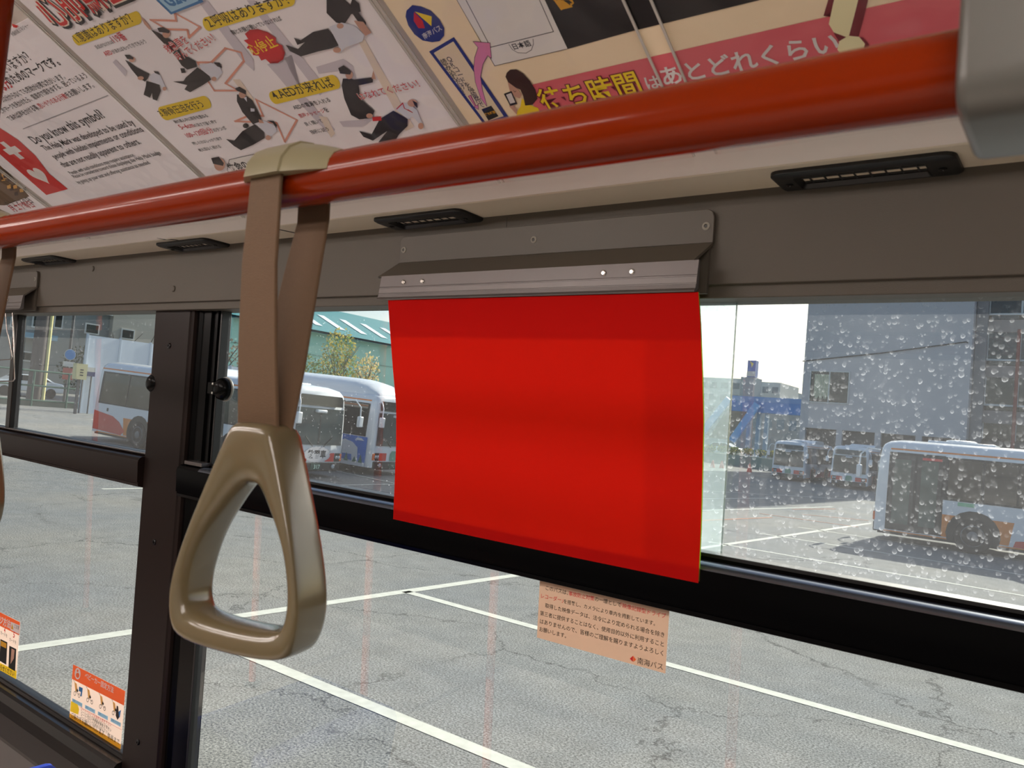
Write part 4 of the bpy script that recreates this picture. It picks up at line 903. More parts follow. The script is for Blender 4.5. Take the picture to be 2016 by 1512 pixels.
def bus(label, loc, rotz, L_=10.5, doors=False, hump=False, ad=False, plate=None, group='buses parked in the depot', roof_unit=True, word=True, mirror=True, pitch=0.0):
    t = thing('city_bus', label, 'bus', (0, 0, 0), group)
    full = [(y, z) for y, z in PROF] + [(0, 2.985)] + [(-y, z) for y, z in PROF[::-1]]
    rows = []
    for x, sy, top in ((0.0, 0.90, 0.945), (-0.05, 0.955, 0.965), (-0.16, 0.985, 0.985), (-0.45, 1, 1), (-L_ + 0.35, 1, 1), (-L_ + 0.1, 0.985, 0.985), (-L_, 0.93, 0.95)):
        rows.append([Vector((x - 0.10 * max(0, (z - 1.2) / 1.8) ** 2 * (1 if x > -1 else -0.6 if x < -L_ + 0.3 else 0), y * sy, z * (top if z > 2.3 else 1))) for y, z in full])
    MB().strip(rows, True, True).build('body', WHITE, t, smooth=40)
    MB().box(-L_ + 0.2, -0.12, -1.17, 1.17, 0.22, 0.34).build('underbody', BUSBLACK, t)
    def sp(sg, x, z, o): return Vector((x, sg * (py(z) + o), z))
    def decal(name, sg, pts, mat, o=0.006): MB().poly([sp(sg, x, z, o) for x, z in (pts if sg < 0 else pts[::-1])], True).build(name, mat, t)
    def flank(name, sg, a, b, z0, z1, mat, o, par=None):
        zs = [z0] + [z for _, z in PROF if z0 < z < z1] + [z1]
        return MB().strip([[sp(sg, a, z, o), sp(sg, b, z, o)] for z in zs]).build(name, mat, par or t)
    xw = (-2.55, -L_ + 2.9)
    for sg in (-1, 1):
        decal('waist_stripe', sg, [(-L_ + 0.2, 2.71), (-0.35, 2.71), (-0.35, 2.665), (-L_ + 0.2, 2.665)][::-1], BORANGE)
        # glazing: dark band, then each pane a little proud of it
        z0, z1 = 1.38, 2.58
        start = -3.55 if (doors and sg > 0) else -0.42
        flank('window_band', sg, -L_ + 0.3, start + 0.05, z0, z1, BUSBLACK, 0.004)
        n = int((start + L_ - 0.35) / 1.45); wd = (start + L_ - 0.4) / n
        for k in range(n):
            a, b = start - k * wd - 0.03, start - (k + 1) * wd + 0.03
            flank('side_pane', sg, a, b, z0 + 0.05, z1 - 0.05, BGLASS, 0.010)
        for xx in xw:
            # orange panels hugging the arch, arch, tyre, rim, hub
            decal('arch_panel', sg, [(xx - 0.85, 0.36), (xx + 0.78, 0.36), (xx + 0.78, 0.98), (xx - 0.95, 0.98)], BORANGE, 0.005)
            ar = [(xx + 0.66 * math.cos(math.radians(a)), max(0.30, 0.50 + 0.66 * math.sin(math.radians(a)))) for a in range(-20, 201, 20)]
            decal('wheel_arch', sg, ar, BUSBLACK, 0.009)
            O = Vector((xx, sg * 1.16, 0.48)); ax = (0, sg, 0)
            MB().lathe([(0.30, -0.14), (0.455, -0.14), (0.48, -0.11), (0.48, 0.07), (0.455, 0.105), (0.30, 0.10)], O, ax, 28).build('tyre', TYRE, t, smooth=35)
            rm = MB().lathe([(0.30, 0.095), (0.275, 0.105), (0.25, 0.065), (0.14, 0.05)], O, ax, 28).build('rim', RIM, t, smooth=35)
            MB().lathe([(0.14, 0.05), (0.13, 0.11), (0.08, 0.125)], O, ax, 18).build('hub', M('hub_metal', (0.42, 0.43, 0.45), rough=0.5, metal=0.4), rm, smooth=35)
        # red swoosh along the skirt
        decal('red_swoosh', sg, [(-L_ + 0.15, 0.40), (xw[1] - 1.0, 0.34), (xw[1] - 0.80, 0.50), (xw[1] - 1.15, 0.80), (xw[1] - 1.6, 0.98), (-L_ + 0.12, 1.10)], BRED, 0.0055)
        decal('red_skirt', sg, [(xw[1] + 0.75, 0.34), (xw[0] - 0.95, 0.34), (xw[0] - 1.0, 0.50), (xw[1] + 2.0, 0.78), (xw[1] + 0.78, 0.78)], BRED, 0.0055)
        decal('skirt_line', sg, [(-L_ + 0.4, 0.300), (-0.3, 0.300), (-0.3, 0.335), (-L_ + 0.4, 0.335)], BORANGE, 0.007)
        MB().box(-L_ + 0.9, -L_ + 0.98, sg * 1.246 - 0.01, sg * 1.246 + 0.01, 1.12, 1.24).build('filler_latch', BUSBLACK, t)
    if word:                                  # operator's name along the flank, behind the front wheel
        for sg in (-1, 1):
            pl = Plane(sp(sg, 0, 1.15, 0.012), (-sg if sg > 0 else 1, 0, 0), (0, 0, 1), (0, sg, 0))
            pr = Print(pl, 0.0, 0.001); x0 = (-5.9 if sg < 0 else 3.9)
            pr.text('navy', 'NANKAI', (x0, 0), (x0 + 1.5, 0), 0.02, True); pr.build(t, dict(navy=(0.25, 0.28, 0.36)), prefix='lettering')
    if doors:
        sg = 1
        flank('door_surround', sg, -0.33, -1.78, 0.36, 2.60, BUSBLACK, 0.006)
        for a, b in ((-0.38, -1.02), (-1.09, -1.72)):
            dr = flank('door_leaf', sg, a, b, 0.42, 2.52, M('door_grey', (0.14, 0.15, 0.15), rough=0.4), 0.014)
            flank('door_glass', sg, a - 0.10, b + 0.10, 0.55, 2.40, M('door_glass', (0.27, 0.34, 0.32), rough=0.08, var=0.5, vscale=3, spec=0.6), 0.020, dr)
        flank('window_band', sg, -1.78, -3.6, 1.38, 2.58, BUSBLACK, 0.004)
        for a, b in ((-1.88, -2.70), (-2.76, -3.52)): flank('side_pane', sg, a, b, 1.43, 2.52, BGLASS, 0.010)
        MB().poly([sp(sg, -1.2, 2.43, 0.022), sp(sg, -1.7, 2.43, 0.022), sp(sg, -1.7, 2.50, 0.022), sp(sg, -1.2, 2.50, 0.022)], True).build('door_sign', BRED, t)
        decal('notice', sg, [(-2.15, 1.26), (-2.15, 1.36), (-2.55, 1.36), (-2.55, 1.26)], M('green_notice', (0.55, 0.80, 0.62)), 0.012)
        decal('notice', sg, [(-5.0, 1.45), (-5.0, 1.62), (-5.6, 1.62), (-5.6, 1.45)], M('pink_notice', (0.93, 0.72, 0.68)), 0.016)
    # front: head sign, windscreen, lower panel
    def fx(z): return 0.012 - 0.10 * max(0, (z - 1.2) / 1.8) ** 2
    def fr(pts, name, mat, o=0.0, par=None): return MB().poly([Vector((fx(z) + o, y, z)) for y, z in pts], True).build(name, mat, par or t)
    fr([(-0.98, 2.36), (0.98, 2.36), (1.0, 2.60), (0.92, 2.70), (-0.92, 2.70), (-1.0, 2.60)], 'head_sign', BGLASS, 0.016)
    ws = fr([(-1.07, 1.10), (1.07, 1.10), (1.04, 2.28), (-1.04, 2.28)], 'windscreen', BGLASS2, 0.016)
    fr([(-0.02, 1.12), (0.02, 1.12), (0.02, 2.26), (-0.02, 2.26)], 'screen_divider', BUSBLACK, 0.022, ws)
    for sg in (-1, 1):
        wpr = MB().tube([Vector((fx(1.05) + 0.03, sg * 0.25, 1.05)), Vector((fx(1.4) + 0.03, sg * 0.62, 1.38))], 0.012, 6).build('wiper', BUSBLACK, t)
        fr([(sg * 0.42, 0.56), (sg * 0.82, 0.56), (sg * 0.82, 0.84), (sg * 0.42, 0.84)], 'red_panel', BRED, 0.004)
        fr([(sg * 0.84, 0.56), (sg * 1.10, 0.56), (sg * 1.10, 0.84), (sg * 0.84, 0.84)], 'lamp_bay', BUSBLACK, 0.004)
        for yy in (0.91, 1.03):
            MB().lathe([(0.055, 0.0), (0.055, 0.03), (0.03, 0.045)], (fx(0.7), sg * yy, 0.70), (1, 0, 0), 14).build('headlamp', LAMPG, t, smooth=40)
        MB().box(-0.12, 0.03, sg * 1.11 - 0.045, sg * 1.11 + 0.045, 0.58, 0.82).build('indicator', AMBER, t, bevel=0.01)
        MB().lathe([(0.07, 0.0), (0.07, 0.03), (0.05, 0.05)], (0.03, sg * 0.78, 0.40), (1, 0, 0), 14).build('fog_lamp', LAMPG, t, smooth=40)
        if mirror:
            arm = MB().tube([Vector((-0.05, sg * 1.10, 2.62)), Vector((0.25, sg * 1.28, 2.66)), Vector((0.42, sg * 1.38, 2.45)), Vector((0.44, sg * 1.40, 2.05))], 0.022, 8).build('mirror_arm', WHITE, t, smooth=60)
            MB().box(0.37, 0.50, sg * 1.40 - 0.10, sg * 1.40 + 0.10, 1.78, 2.14).build('mirror', WHITE, arm, bevel=0.03)
    MB().box(-0.10, 0.02, -1.12, 1.12, 0.26, 0.53).build('bumper', M('bumper_dark', (0.10, 0.10, 0.11), rough=0.5), t, bevel=0.02)
    MB().box(-0.02, 0.12, -0.28, 0.16, 2.14, 2.24).build('inside_mirror', WHITE, t, bevel=0.03)
    npl = MB().box(0.02, 0.035, -0.22, 0.22, 0.29, 0.51).build('number_plate', M('plate_green', (0.10, 0.27, 0.22), rough=0.5), t)
    pl = Plane((0.040, 0, 0.40), (0, 1, 0), (0, 0, 1), (1, 0, 0))
    if plate:
        pr = Print(pl, 0.0, 0.001); pr.text('pale', plate, (-0.08, -0.07), (0.19, -0.07), 0.02, True); pr.build(npl, dict(pale=(0.75, 0.88, 0.82)), prefix='lettering')
        pl2 = Plane((fx(0.8) + 0.008, 0, 0.75), (0, 1, 0), (0, 0, 1), (1, 0, 0)); pr = Print(pl2, 0.0, 0.002)
        pts = []
        for k in range(40):
            a = 2 * math.pi * k / 40; r_ = 1.0 if k % 2 else 0.90; pts.append((0.02 + 0.62 * r_ * math.cos(a), 0.04 + 0.27 * r_ * math.sin(a)))
        pr.shape('white', pts, True); pr.text('dark', '教習車', (-0.40, -0.05), (0.42, -0.05), 0.03, True)
        pr.build(t, dict(white=(0.92, 0.92, 0.92), dark=(0.12, 0.12, 0.14)), prefix='sign')
    else:
        fr([(-0.22, 0.56), (0.22, 0.56), (0.22, 0.80), (0.14, 0.92), (-0.14, 0.92), (-0.22, 0.80)], 'front_emblem', M('emblem_green', (0.38, 0.62, 0.52)), 0.006)
    if roof_unit:
        MB().prism([(-4.0, 2.93), (-4.25, 3.14), (-4.6, 3.20), (-7.2, 3.20), (-7.4, 3.14), (-7.5, 2.93)], -0.75, 0.95, axis=1).build('roof_unit', WHITE, t, bevel=0.05, bseg=3)
        MB().box(-2.9, -1.2, -0.6, 0.6, 2.94, 3.03).build('roof_hatch', WHITE, t, bevel=0.03)
        MB().lathe([(0.42, 0.0), (0.40, 0.05), (0.30, 0.08)], (-2.0, 0, 3.02), (0, 0, 1), 20).build('roof_fan', WHITE, t, smooth=40)
    if hump:
        rows = []
        for x, k in ((-0.25, 0.10), (-0.45, 0.45), (-0.9, 0.80), (-1.5, 0.97), (-2.2, 1.0), (-6.5, 1.0), (-7.2, 0.85), (-7.6, 0.3)):
            rows.append([Vector((x, 1.06 * math.cos(math.radians(a)) * (0.86 + 0.14 * k), 2.88 + (0.58 * k) * max(0, math.sin(math.radians(a))) ** 0.7)) for a in range(0, 181, 15)])
        MB().strip(rows, True, True).build('roof_tank_cover', WHITE, t, smooth=50)
    if ad:
        sg = -1
        pl = Plane(sp(sg, 0, 0.9, 0.016), (1, 0, 0), (0, 0, 1), (0, sg, 0)); pr = Print(pl, 0.0, 0.003)
        pr.shape('sky_blue', [(-4.6, -0.60), (-0.25, -0.60), (-0.25, 0.46), (-4.6, 0.46)], True)
        for bx_ in (-1.15, -3.2):             # white animal on ice among small green trees
            pr.shape('ice_white', [(bx_ - 0.95, -0.60), (bx_ + 0.9, -0.60), (bx_ + 0.9, -0.46), (bx_ - 0.95, -0.40)], True)
            pr.shape('ice_white', [(bx_ - 0.55, -0.50), (bx_ - 0.60, -0.05), (bx_ - 0.45, 0.18), (bx_ - 0.15, 0.30), (bx_ + 0.25, 0.22), (bx_ + 0.50, 0.05), (bx_ + 0.56, -0.50), (bx_ + 0.30, -0.50), (bx_ + 0.24, -0.22), (bx_ - 0.20, -0.22), (bx_ - 0.26, -0.50)], True)
            for q, h_ in ((-0.75, 0.34), (-0.40, 0.42), (0.02, 0.30), (0.42, 0.20), (0.70, 0.30)):
                pr.shape('fir_green', [(bx_ + q - 0.10, -0.47), (bx_ + q + 0.10, -0.47), (bx_ + q, -0.47 + h_)], True)
            for q in (-0.5, 0.55): pr.shape('ice_white', [(bx_ + q - 0.2, 0.32), (bx_ + q + 0.25, 0.32), (bx_ + q + 0.1, 0.40), (bx_ + q - 0.1, 0.41)], True)
        pr.build(t, dict(sky_blue=(0.06, 0.42, 0.80), ice_white=(0.85, 0.87, 0.90), fir_green=(0.10, 0.42, 0.36)), prefix='advert')
    t.location = loc; t.rotation_euler = (0, pitch, rotz)
    return t
SL = math.atan(0.034)
bus('white training bus with sign on its front and red skirt seen past the dark pillar', (-20.4, 17.05, GZ(-20.4)), math.radians(6), L_=10.4, plate='317', pitch=SL)
bus('white bus with tall roof tank cover and blue winter advert on its flank', (-21.0, 21.15, GZ(-21.0)), math.radians(6), pitch=SL, hump=True, ad=True, roof_unit=False)
bus('white bus with twin leaf door and orange panels before the grey building', (-5.35, 26.55, 0), math.pi, doors=True)
bus('white bus in the building shade nearest the traffic cones', (-18.9, 60.5, 0), math.radians(-86))
bus('white bus in shade with emblem parked between two others before the building', (-14.1, 58.5, 0), math.radians(-86))
bus('white bus showing only its roof behind the bus with the twin leaf door', (-10.6, 58.0, 0), math.radians(-86))

# ---- tall grey block and its lower wing
BY = 76.0
BW = M('render_grey', (0.76, 0.745, 0.75), rough=0.85, var=0.06, vscale=0.35, bump=0.2, bscale=8)
DARKGL = M('building_glass', (0.10, 0.12, 0.13), rough=0.1, var=0.4, vscale=1.0)
FRW = M('white_frame', (0.80, 0.80, 0.79), rough=0.5)
xl = atY(1573, 850, BY).x; xr = atY(1906, 800, BY).x
bt = thing('tall_building', 'tall windowless grey rendered block behind the parked buses', 'building', ((xl + xr) / 2, BY + 6, 0))
MB().box(xl, xr, BY, BY + 12, 4.5, 36).build('wall', BW, bt)
MB().box(xl + 0.3, xr - 0.2, BY + 0.5, BY + 11.5, 0, 4.5).build('ground_floor', M('dark_shopfront', (0.20, 0.20, 0.20), rough=0.6, var=0.4, vscale=0.8), bt)
for k in range(5):
    x = xl + 0.3 + (xr - xl - 0.6) * k / 4; MB().box(x - 0.25, x + 0.25, BY + 0.02, BY + 0.6, 0, 4.5).build('column', BW, bt)
def wbox(par, px0, py0, px1, py1, yy, name='window', panes=2, mat=None, fw=0.09):
    a, b = atY(px0, py0, yy), atY(px1, py1, yy); x0, x1, z0, z1 = min(a.x, b.x), max(a.x, b.x), min(a.z, b.z), max(a.z, b.z)
    mb = MB(); mb.box(x0 - fw, x0, yy - 0.10, yy + 0.02, z0 - fw, z1 + fw); mb.box(x1, x1 + fw, yy - 0.10, yy + 0.02, z0 - fw, z1 + fw)
    mb.box(x0, x1, yy - 0.10, yy + 0.02, z0 - fw, z0); mb.box(x0, x1, yy - 0.10, yy + 0.02, z1, z1 + fw)
    for k in range(1, panes): q = x0 + (x1 - x0) * k / panes; mb.box(q - fw / 2, q + fw / 2, yy - 0.09, yy + 0.02, z0, z1)
    f = mb.build(name, FRW, par)
    for k in range(panes):
        q0, q1 = x0 + (x1 - x0) * k / panes, x0 + (x1 - x0) * (k + 1) / panes
        MB().box(q0 + 0.02, q1 - 0.02, yy - 0.05, yy - 0.03, z0, z1).build('pane', mat or DARKGL, f)
    return f, x0, x1, z0, z1
f, x0, x1, z0, z1 = wbox(bt, 1598, 731, 1668, 794, BY)
mb = MB()
for k in range(11):
    q = x0 + 0.35 + k * 0.13; mb.box(q, q + 0.09, BY - 0.065, BY - 0.052, z0 + 0.3 + 0.2 * (k % 3 == 0), z1 - 0.25)
mb.build('blind', M('blind_cloth', (0.80, 0.82, 0.70), rough=0.9), f)
# lower wing with bands of windows
wy = BY + 2.0
xw0, xw1 = xr + 0.9, xr + 34
wg = thing('office_wing', 'pale office wing with bands of dark windows beside the tall grey block', 'building', ((xw0 + xw1) / 2, wy + 5, 0))
SP = M('spandrel', (0.60, 0.56, 0.54), rough=0.8, var=0.05, vscale=0.6)
MB().box(xr + 0.05, xw1, wy + 0.3, wy + 11, 0, 18.6).build('core', M('wing_core', (0.34, 0.33, 0.32), rough=0.8), wg)
def zrow(py_): return atY(1965, py_, wy).z
bands = [(834, 866), (743, 796), (654, 707), (566, 617)]
for k, (ya, yb) in enumerate(bands):
    zt, zb = zrow(ya), zrow(yb)
    n = 14; wd = (xw1 - xw0) / n
    for j in range(n):
        MB().box(xw0 + j * wd + 0.08, xw0 + (j + 1) * wd - 0.08, wy + 0.10, wy + 0.14, zb, zt).build('window_pane', DARKGL, wg)
        MB().box(xw0 + j * wd - 0.08, xw0 + j * wd + 0.08, wy + 0.02, wy + 0.30, zb - 0.02, zt).build('mullion', FRW, wg)
    if k < 3:
        z2 = zrow(bands[k + 1][1]); MB().box(xw0 - 0.2, xw1, wy - 0.05, wy + 0.3, zt, z2 - 0.55).build('spandrel', SP, wg)
        MB().box(xw0 - 0.2, xw1, wy - 0.12, wy + 0.3, z2 - 0.16, z2).build('sill_band', FRW, wg)
        for j in range(n): MB().box(xw0 + j * wd + 0.2, xw0 + (j + 1) * wd - 0.2, wy - 0.02, wy + 0.25, z2 - 0.50, z2 - 0.20).build('vent_slot', DARKGL, wg)
    else:
        MB().box(xw0 - 0.2, xw1, wy - 0.05, wy + 0.3, zt, 18.8).build('parapet', SP, wg)
MB().box(xr + 0.05, xw0, wy - 0.6, wy + 0.3, 0, 18.6).build('corner_column', M('column_grey', (0.56, 0.55, 0.55), rough=0.8), wg)
q = atY(2004, 700, wy - 0.5)
MB().tube([(q.x, wy - 0.4, 0), (q.x, wy - 0.4, 14)], 0.14, 10).build('drain_pipe', M('rust_red', (0.58, 0.27, 0.22), rough=0.7), wg, smooth=60)
# cable strung along the front of the block
a, b, c_ = atY(1580, 711, BY - 0.04), atY(1902, 673, BY - 0.04), atY(1906, 675, BY - 0.04)
MB().tube([a, (a + b) / 2 + Vector((0, -0.1, -0.12)), b, c_], 0.05, 6).build('cable', M('cable_black', (0.10, 0.10, 0.10)), bt, smooth=60)

# ---- far skyline between the red sheet and the tall block
def block(name, label, px0, px1, pyt, yy, depth, mat, base=0.0, win=None, group=None):
    a, b = atY(px0, pyt, yy), atY(px1, pyt, yy)
    t = thing(name, label, 'building', ((a.x + b.x) / 2, yy + depth / 2, base), group)
    zt = (a.z + b.z) / 2
    MB().box(a.x, b.x, yy, yy + depth, base, zt).build('wall', mat, t)
    if win:
        nx, nz = win; wx = (b.x - a.x) / nx; hz = 3.2
        for j in range(nx):
            for k in range(nz):
                z = zt - 1.2 - k * hz
                if z - 1.6 < 0: continue
                MB().box(a.x + (j + 0.2) * wx, a.x + (j + 0.8) * wx, yy - 0.06, yy + 0.05, z - 1.6, z).build('window', M('far_window', (0.45, 0.50, 0.53), rough=0.3), t)
    return t, a, b, zt
FARW = M('far_white', (0.78, 0.79, 0.77), rough=0.9, var=0.03, vscale=0.1)
FARG = M('far_grey', (0.55, 0.60, 0.63), rough=0.9, var=0.03, vscale=0.1)
block('apartment_block', 'pale distant block of flats left of the sign tower', 1290, 1462, 742, 205, 15, FARW, win=(8, 5))
block('apartment_block', 'pale distant block of flats right of the sign tower', 1480, 1537, 752, 200, 15, FARW, win=(3, 4))
t, a, b, zt = block('stair_tower', 'grey distant stair tower carrying a blue sign', 1459, 1484, 742, 190, 6, FARG)
sa, sb = atY(1472, 709, 190), atY(1486, 735, 190)
sg_ = thing('rooftop_sign', 'blue rooftop sign with yellow mark on the grey stair tower', 'sign', ((sa.x + sb.x) / 2, 191, zt))
MB().box(sa.x, sb.x, 190.2, 192.2, zt, sa.z).build('sign_box', M('sign_blue', (0.22, 0.42, 0.72), rough=0.5), sg_)
c0 = ((sa.x + sb.x) / 2, (sa.z * 0.72 + sb.z * 0.28))
MB().poly([(c0[0] - 0.5, 190.1, c0[1] + 0.7), (c0[0] + 0.5, 190.1, c0[1] + 0.1), (c0[0] + 0.1, 190.1, c0[1] - 0.9), (c0[0] - 0.1, 190.1, c0[1] + 0.0)], True).build('yellow_mark', M('sign_yellow', (0.93, 0.83, 0.30)), sg_)
MB().box(sa.x - 0.01, sb.x + 0.01, 190.12, 190.3, zt + 0.2, sb.z + 0.5).build('white_band', FARW, sg_)
block('small_tower', 'small grey distant building beside the tall rendered block', 1549, 1568, 772, 224, 10, FARG, win=(3, 3))
block('low_shop', 'low white shop under the blue footbridge', 1480, 1600, 812, 128, 8, M('shop_wall', (0.62, 0.62, 0.60), rough=0.8, var=0.3, vscale=0.5), win=(5, 2))

# ---- blue footbridge
FB = M('bridge_blue', (0.14, 0.44, 0.74), rough=0.5, var=0.06, vscale=1)
fy = 112.0
fb = thing('footbridge', 'blue steel footbridge with slanting stair beside the tall block', 'footbridge', (atY(1500, 880, fy).x, fy, 0))
a, b = atY(1447, 789, fy), atY(1600, 800, fy)
MB().box(a.x, b.x + 6, fy - 1, fy + 1, a.z - 1.5, a.z).build('deck', FB, fb)
MB().box(a.x, b.x + 6, fy - 1.05, fy - 1.0, a.z, a.z + 0.7).build('railing', M('bridge_blue_light', (0.30, 0.50, 0.74), rough=0.5), fb)
for (q0, q1) in (((1492, 795), (1441, 868)), ((1436, 785), (1378, 858))):
    p0, p1 = atY(*q0, fy - 1.4), atY(*q1, fy - 1.4); d = (p1 - p0).normalized(); e = Vector((-d.z, 0, d.x)) * 0.5
    MB().prism([(p0.x - e.x, p0.z - e.z), (p0.x + e.x, p0.z + e.z), (p1.x + e.x, p1.z + e.z), (p1.x - e.x, p1.z - e.z)], fy - 1.7, fy - 1.2, axis=1).build('stair_stringer', M('bridge_blue_pale', (0.30, 0.58, 0.84), rough=0.5), fb)
p = [atY(1440, 800, fy), atY(1488, 803, fy), atY(1440, 866, fy), atY(1400, 862, fy)]
MB().prism([(q.x, q.z) for q in p], fy - 0.9, fy - 0.4, axis=1).build('stair_cladding', M('stair_brown', (0.42, 0.38, 0.36), rough=0.8), fb)
for px_ in (1478, 1496, 1512): q = atY(px_, 800, fy); MB().box(q.x - 0.25, q.x + 0.25, fy - 0.3, fy + 0.3, 0, q.z).build('support', M('bridge_post', (0.40, 0.55, 0.66), rough=0.6), fb)

# ---- green wall with flowers, cones
a, b = atY(1360, 890, 74), atY(1535, 905, 74)
gw = thing('planter_wall', 'long grey green planter wall left of the shaded buses', 'planter', ((a.x + b.x) / 2, 74, 0))
MB().box(a.x, b.x, 74, 74.5, 0, atY(1450, 896, 74).z).build('wall', M('planter_green', (0.42, 0.55, 0.52), rough=0.85, var=0.1, vscale=0.6), gw)
def leaves(name, par, mat, cen, ext, n, size, seed):
    rnd = random.Random(seed); mb = MB()
    for _ in range(n):
        while True:
            v = Vector((rnd.uniform(-1, 1), rnd.uniform(-1, 1), rnd.uniform(-1, 1)))
            if v.length < 1: break
        p = Vector((cen[0] + v.x * ext[0], cen[1] + v.y * ext[1], cen[2] + v.z * ext[2]))
        u = Vector((rnd.gauss(0, 1), rnd.gauss(0, 1), rnd.gauss(0, 1))).normalized(); w_ = u.orthogonal().normalized(); s_ = size * rnd.uniform(0.6, 1.3)
        mb.poly([p - u * s_, p - w_ * s_ * 0.5, p + u * s_, p + w_ * s_ * 0.5], True)
    return mb.build(name, mat, par, fix=False)
zt = atY(1450, 896, 74).z
for k in range(7):
    x = a.x + (b.x - a.x) * (k + 0.5) / 7
    t = thing('flowering_shrub', 'low shrub with yellow flowers on the planter wall', 'shrub', (x, 74.3, zt), 'shrubs along the planter wall')
    leaves('foliage', t, M('shrub_green', (0.30, 0.40, 0.24), rough=0.8, trans=0.3), (x, 74.25, zt + 0.43), ((b.x - a.x) / 15, 0.5, 0.32), 160, 0.13, k)
    leaves('flowers', t, M('flower_yellow', (0.85, 0.78, 0.30), rough=0.8), (x, 74.2, zt + 0.50), ((b.x - a.x) / 15.5, 0.5, 0.28), 60, 0.10, k + 50)
for px_, py_, lb in ((1475, 933, 'red traffic cone standing alone before the shaded bus'), (1402, 926, 'red traffic cone of a pair by the planter wall'), (1420, 927, 'red traffic cone of a pair by the planter wall')):
    q = atZ(px_, py_, 0); t = thing('traffic_cone', lb, 'cone', q, 'red traffic cones')
    s_ = 1.25
    MB().lathe([(0.20 * s_, 0.04), (0.05 * s_, 0.66 * s_), (0.03 * s_, 0.68 * s_)], q, (0, 0, 1), 12).build('cone_body', M('cone_red', (0.88, 0.22, 0.16), rough=0.6), t, smooth=40)
    MB(lambda a, b, c: q + Vector((a, b, c))).box(-0.24, 0.24, -0.24, 0.24, 0, 0.05).build('base', M('cone_base', (0.75, 0.18, 0.14), rough=0.7), t)
    MB().lathe([(0.148 * s_, 0.29), (0.105 * s_, 0.50)], q, (0, 0, 1), 12, False).build('white_band', FRW, t, smooth=40)

# ---- cars
def car(label, loc, rotz, col, group='parked cars'):
    t = thing('car', label, 'car', (0, 0, 0), group)
    prof = [(-2.15, 0.35), (-2.2, 0.75), (-2.05, 0.95), (-1.2, 1.02), (-0.55, 1.42), (0.75, 1.45), (1.55, 1.05), (2.1, 0.98), (2.2, 0.7), (2.15, 0.35)]
    MB().prism(prof, -0.85, 0.85, axis=1).build('body', col, t, bevel=0.10, bseg=3)
    for sg in (-1, 1):
        for pts in ([(-1.0, 1.03), (-0.5, 1.37), (0.10, 1.39), (0.10, 1.03)], [(0.18, 1.03), (0.18, 1.39), (0.70, 1.40), (1.32, 1.05)]):
            MB().poly([Vector((x, sg * 0.856, z)) for x, z in pts], True).build('side_glass', DARKGL, t)
        for x in (-1.35, 1.35): MB().lathe([(0.18, -0.02), (0.31, -0.02), (0.32, 0.03), (0.30, 0.06), (0.16, 0.05)], (x, sg * 0.82, 0.32), (0, sg, 0), 18).build('wheel', TYRE, t, smooth=40)
    MB().poly([(-1.12, -0.7, 1.05), (-1.12, 0.7, 1.05), (-0.62, 0.6, 1.39), (-0.62, -0.6, 1.39)], True).build('windscreen', DARKGL, t)
    t.location = loc; t.rotation_euler = (0, 0, rotz); return t
CARW = M('car_white', (0.88, 0.90, 0.91), rough=0.2, coat=0.5, var=0.02)
q = atY(1420, 880, 80)
MB().box(q.x - 14, q.x + 8, 77.5, 84, -0.02, 0.95).build('trim_3', M('kerb_concrete', (0.50, 0.50, 0.48), rough=0.9)); tag(bpy.data.objects['trim_3'], 'raised concrete roadway behind the planter wall', kind='structure')
car('white car behind the planter wall under the footbridge', (q.x, 80, 0.95), 0, CARW)

# ---- left: white panel fence, warehouse, flats, trees, street furniture
FX = -44.0
fp0 = atX(173, 660, FX); fp1 = atX(300, 676, FX); ftop = (fp0.z + fp1.z) / 2
fe = thing('panel_fence', 'tall pale blue white panel fence behind the training bus', 'fence', (FX, 33, 0))
PAN = M('fence_panel', (0.84, 0.88, 0.92), rough=0.6, var=0.03, vscale=0.3)
y = fp0.y; k = 0
while y < 60:
    tz = ftop if y < 27 else ftop * 0.86
    MB().box(FX - 0.04, FX + 0.04, y + 0.05, y + 1.72, 0.15, tz).build('panel', PAN, fe)
    MB().box(FX - 0.06, FX + 0.07, y - 0.05, y + 0.05, 0, tz + 0.06).build('post', M('fence_post', (0.72, 0.77, 0.82), rough=0.5), fe)
    y += 1.77; k += 1
# warehouse
WX = -54.0
wh = thing('warehouse', 'mint green warehouse with turquoise roof and skylight strips', 'building', (WX - 3, 65, 0))
e0, e1 = atX(560, 640, WX), atX(778, 670, WX); ez = (e0.z + e1.z) / 2
MINT = M('mint_wall', (0.70, 0.92, 0.84), rough=0.7, var=0.04, vscale=0.3); TEAL = M('teal_roof', (0.22, 0.50, 0.52), rough=0.6, var=0.05, vscale=0.5)
MB().box(WX - 6, WX, 35.8, 95, 2.8, ez).build('wall', MINT, wh)
MB().box(WX - 6, WX + 0.05, 35.8, 95, 0, 2.8).build('base_wall', M('beige_base', (0.80, 0.78, 0.70), rough=0.8), wh)
rz = atX(640, 606, WX - 6.2).z
RS = lambda k, y, o=0.0: Vector((WX + 0.7 - 7.2 * k, y, ez - 0.25 + (rz - ez + 0.25) * k + o))
MB().strip([[RS(0, 35.2), RS(0, 95)], [RS(1, 35.2), RS(1, 95)], [RS(1, 35.2, -0.3), RS(1, 95, -0.3)], [RS(0, 35.2, -0.2), RS(0, 95, -0.2)]]).build('roof', TEAL, wh)
MB().prism([(WX, ez - 0.4), (WX - 6, ez - 0.4), (WX - 6, rz - 0.5), (WX, ez)], 35.8, 36.2, axis=1).build('gable', MINT, wh)
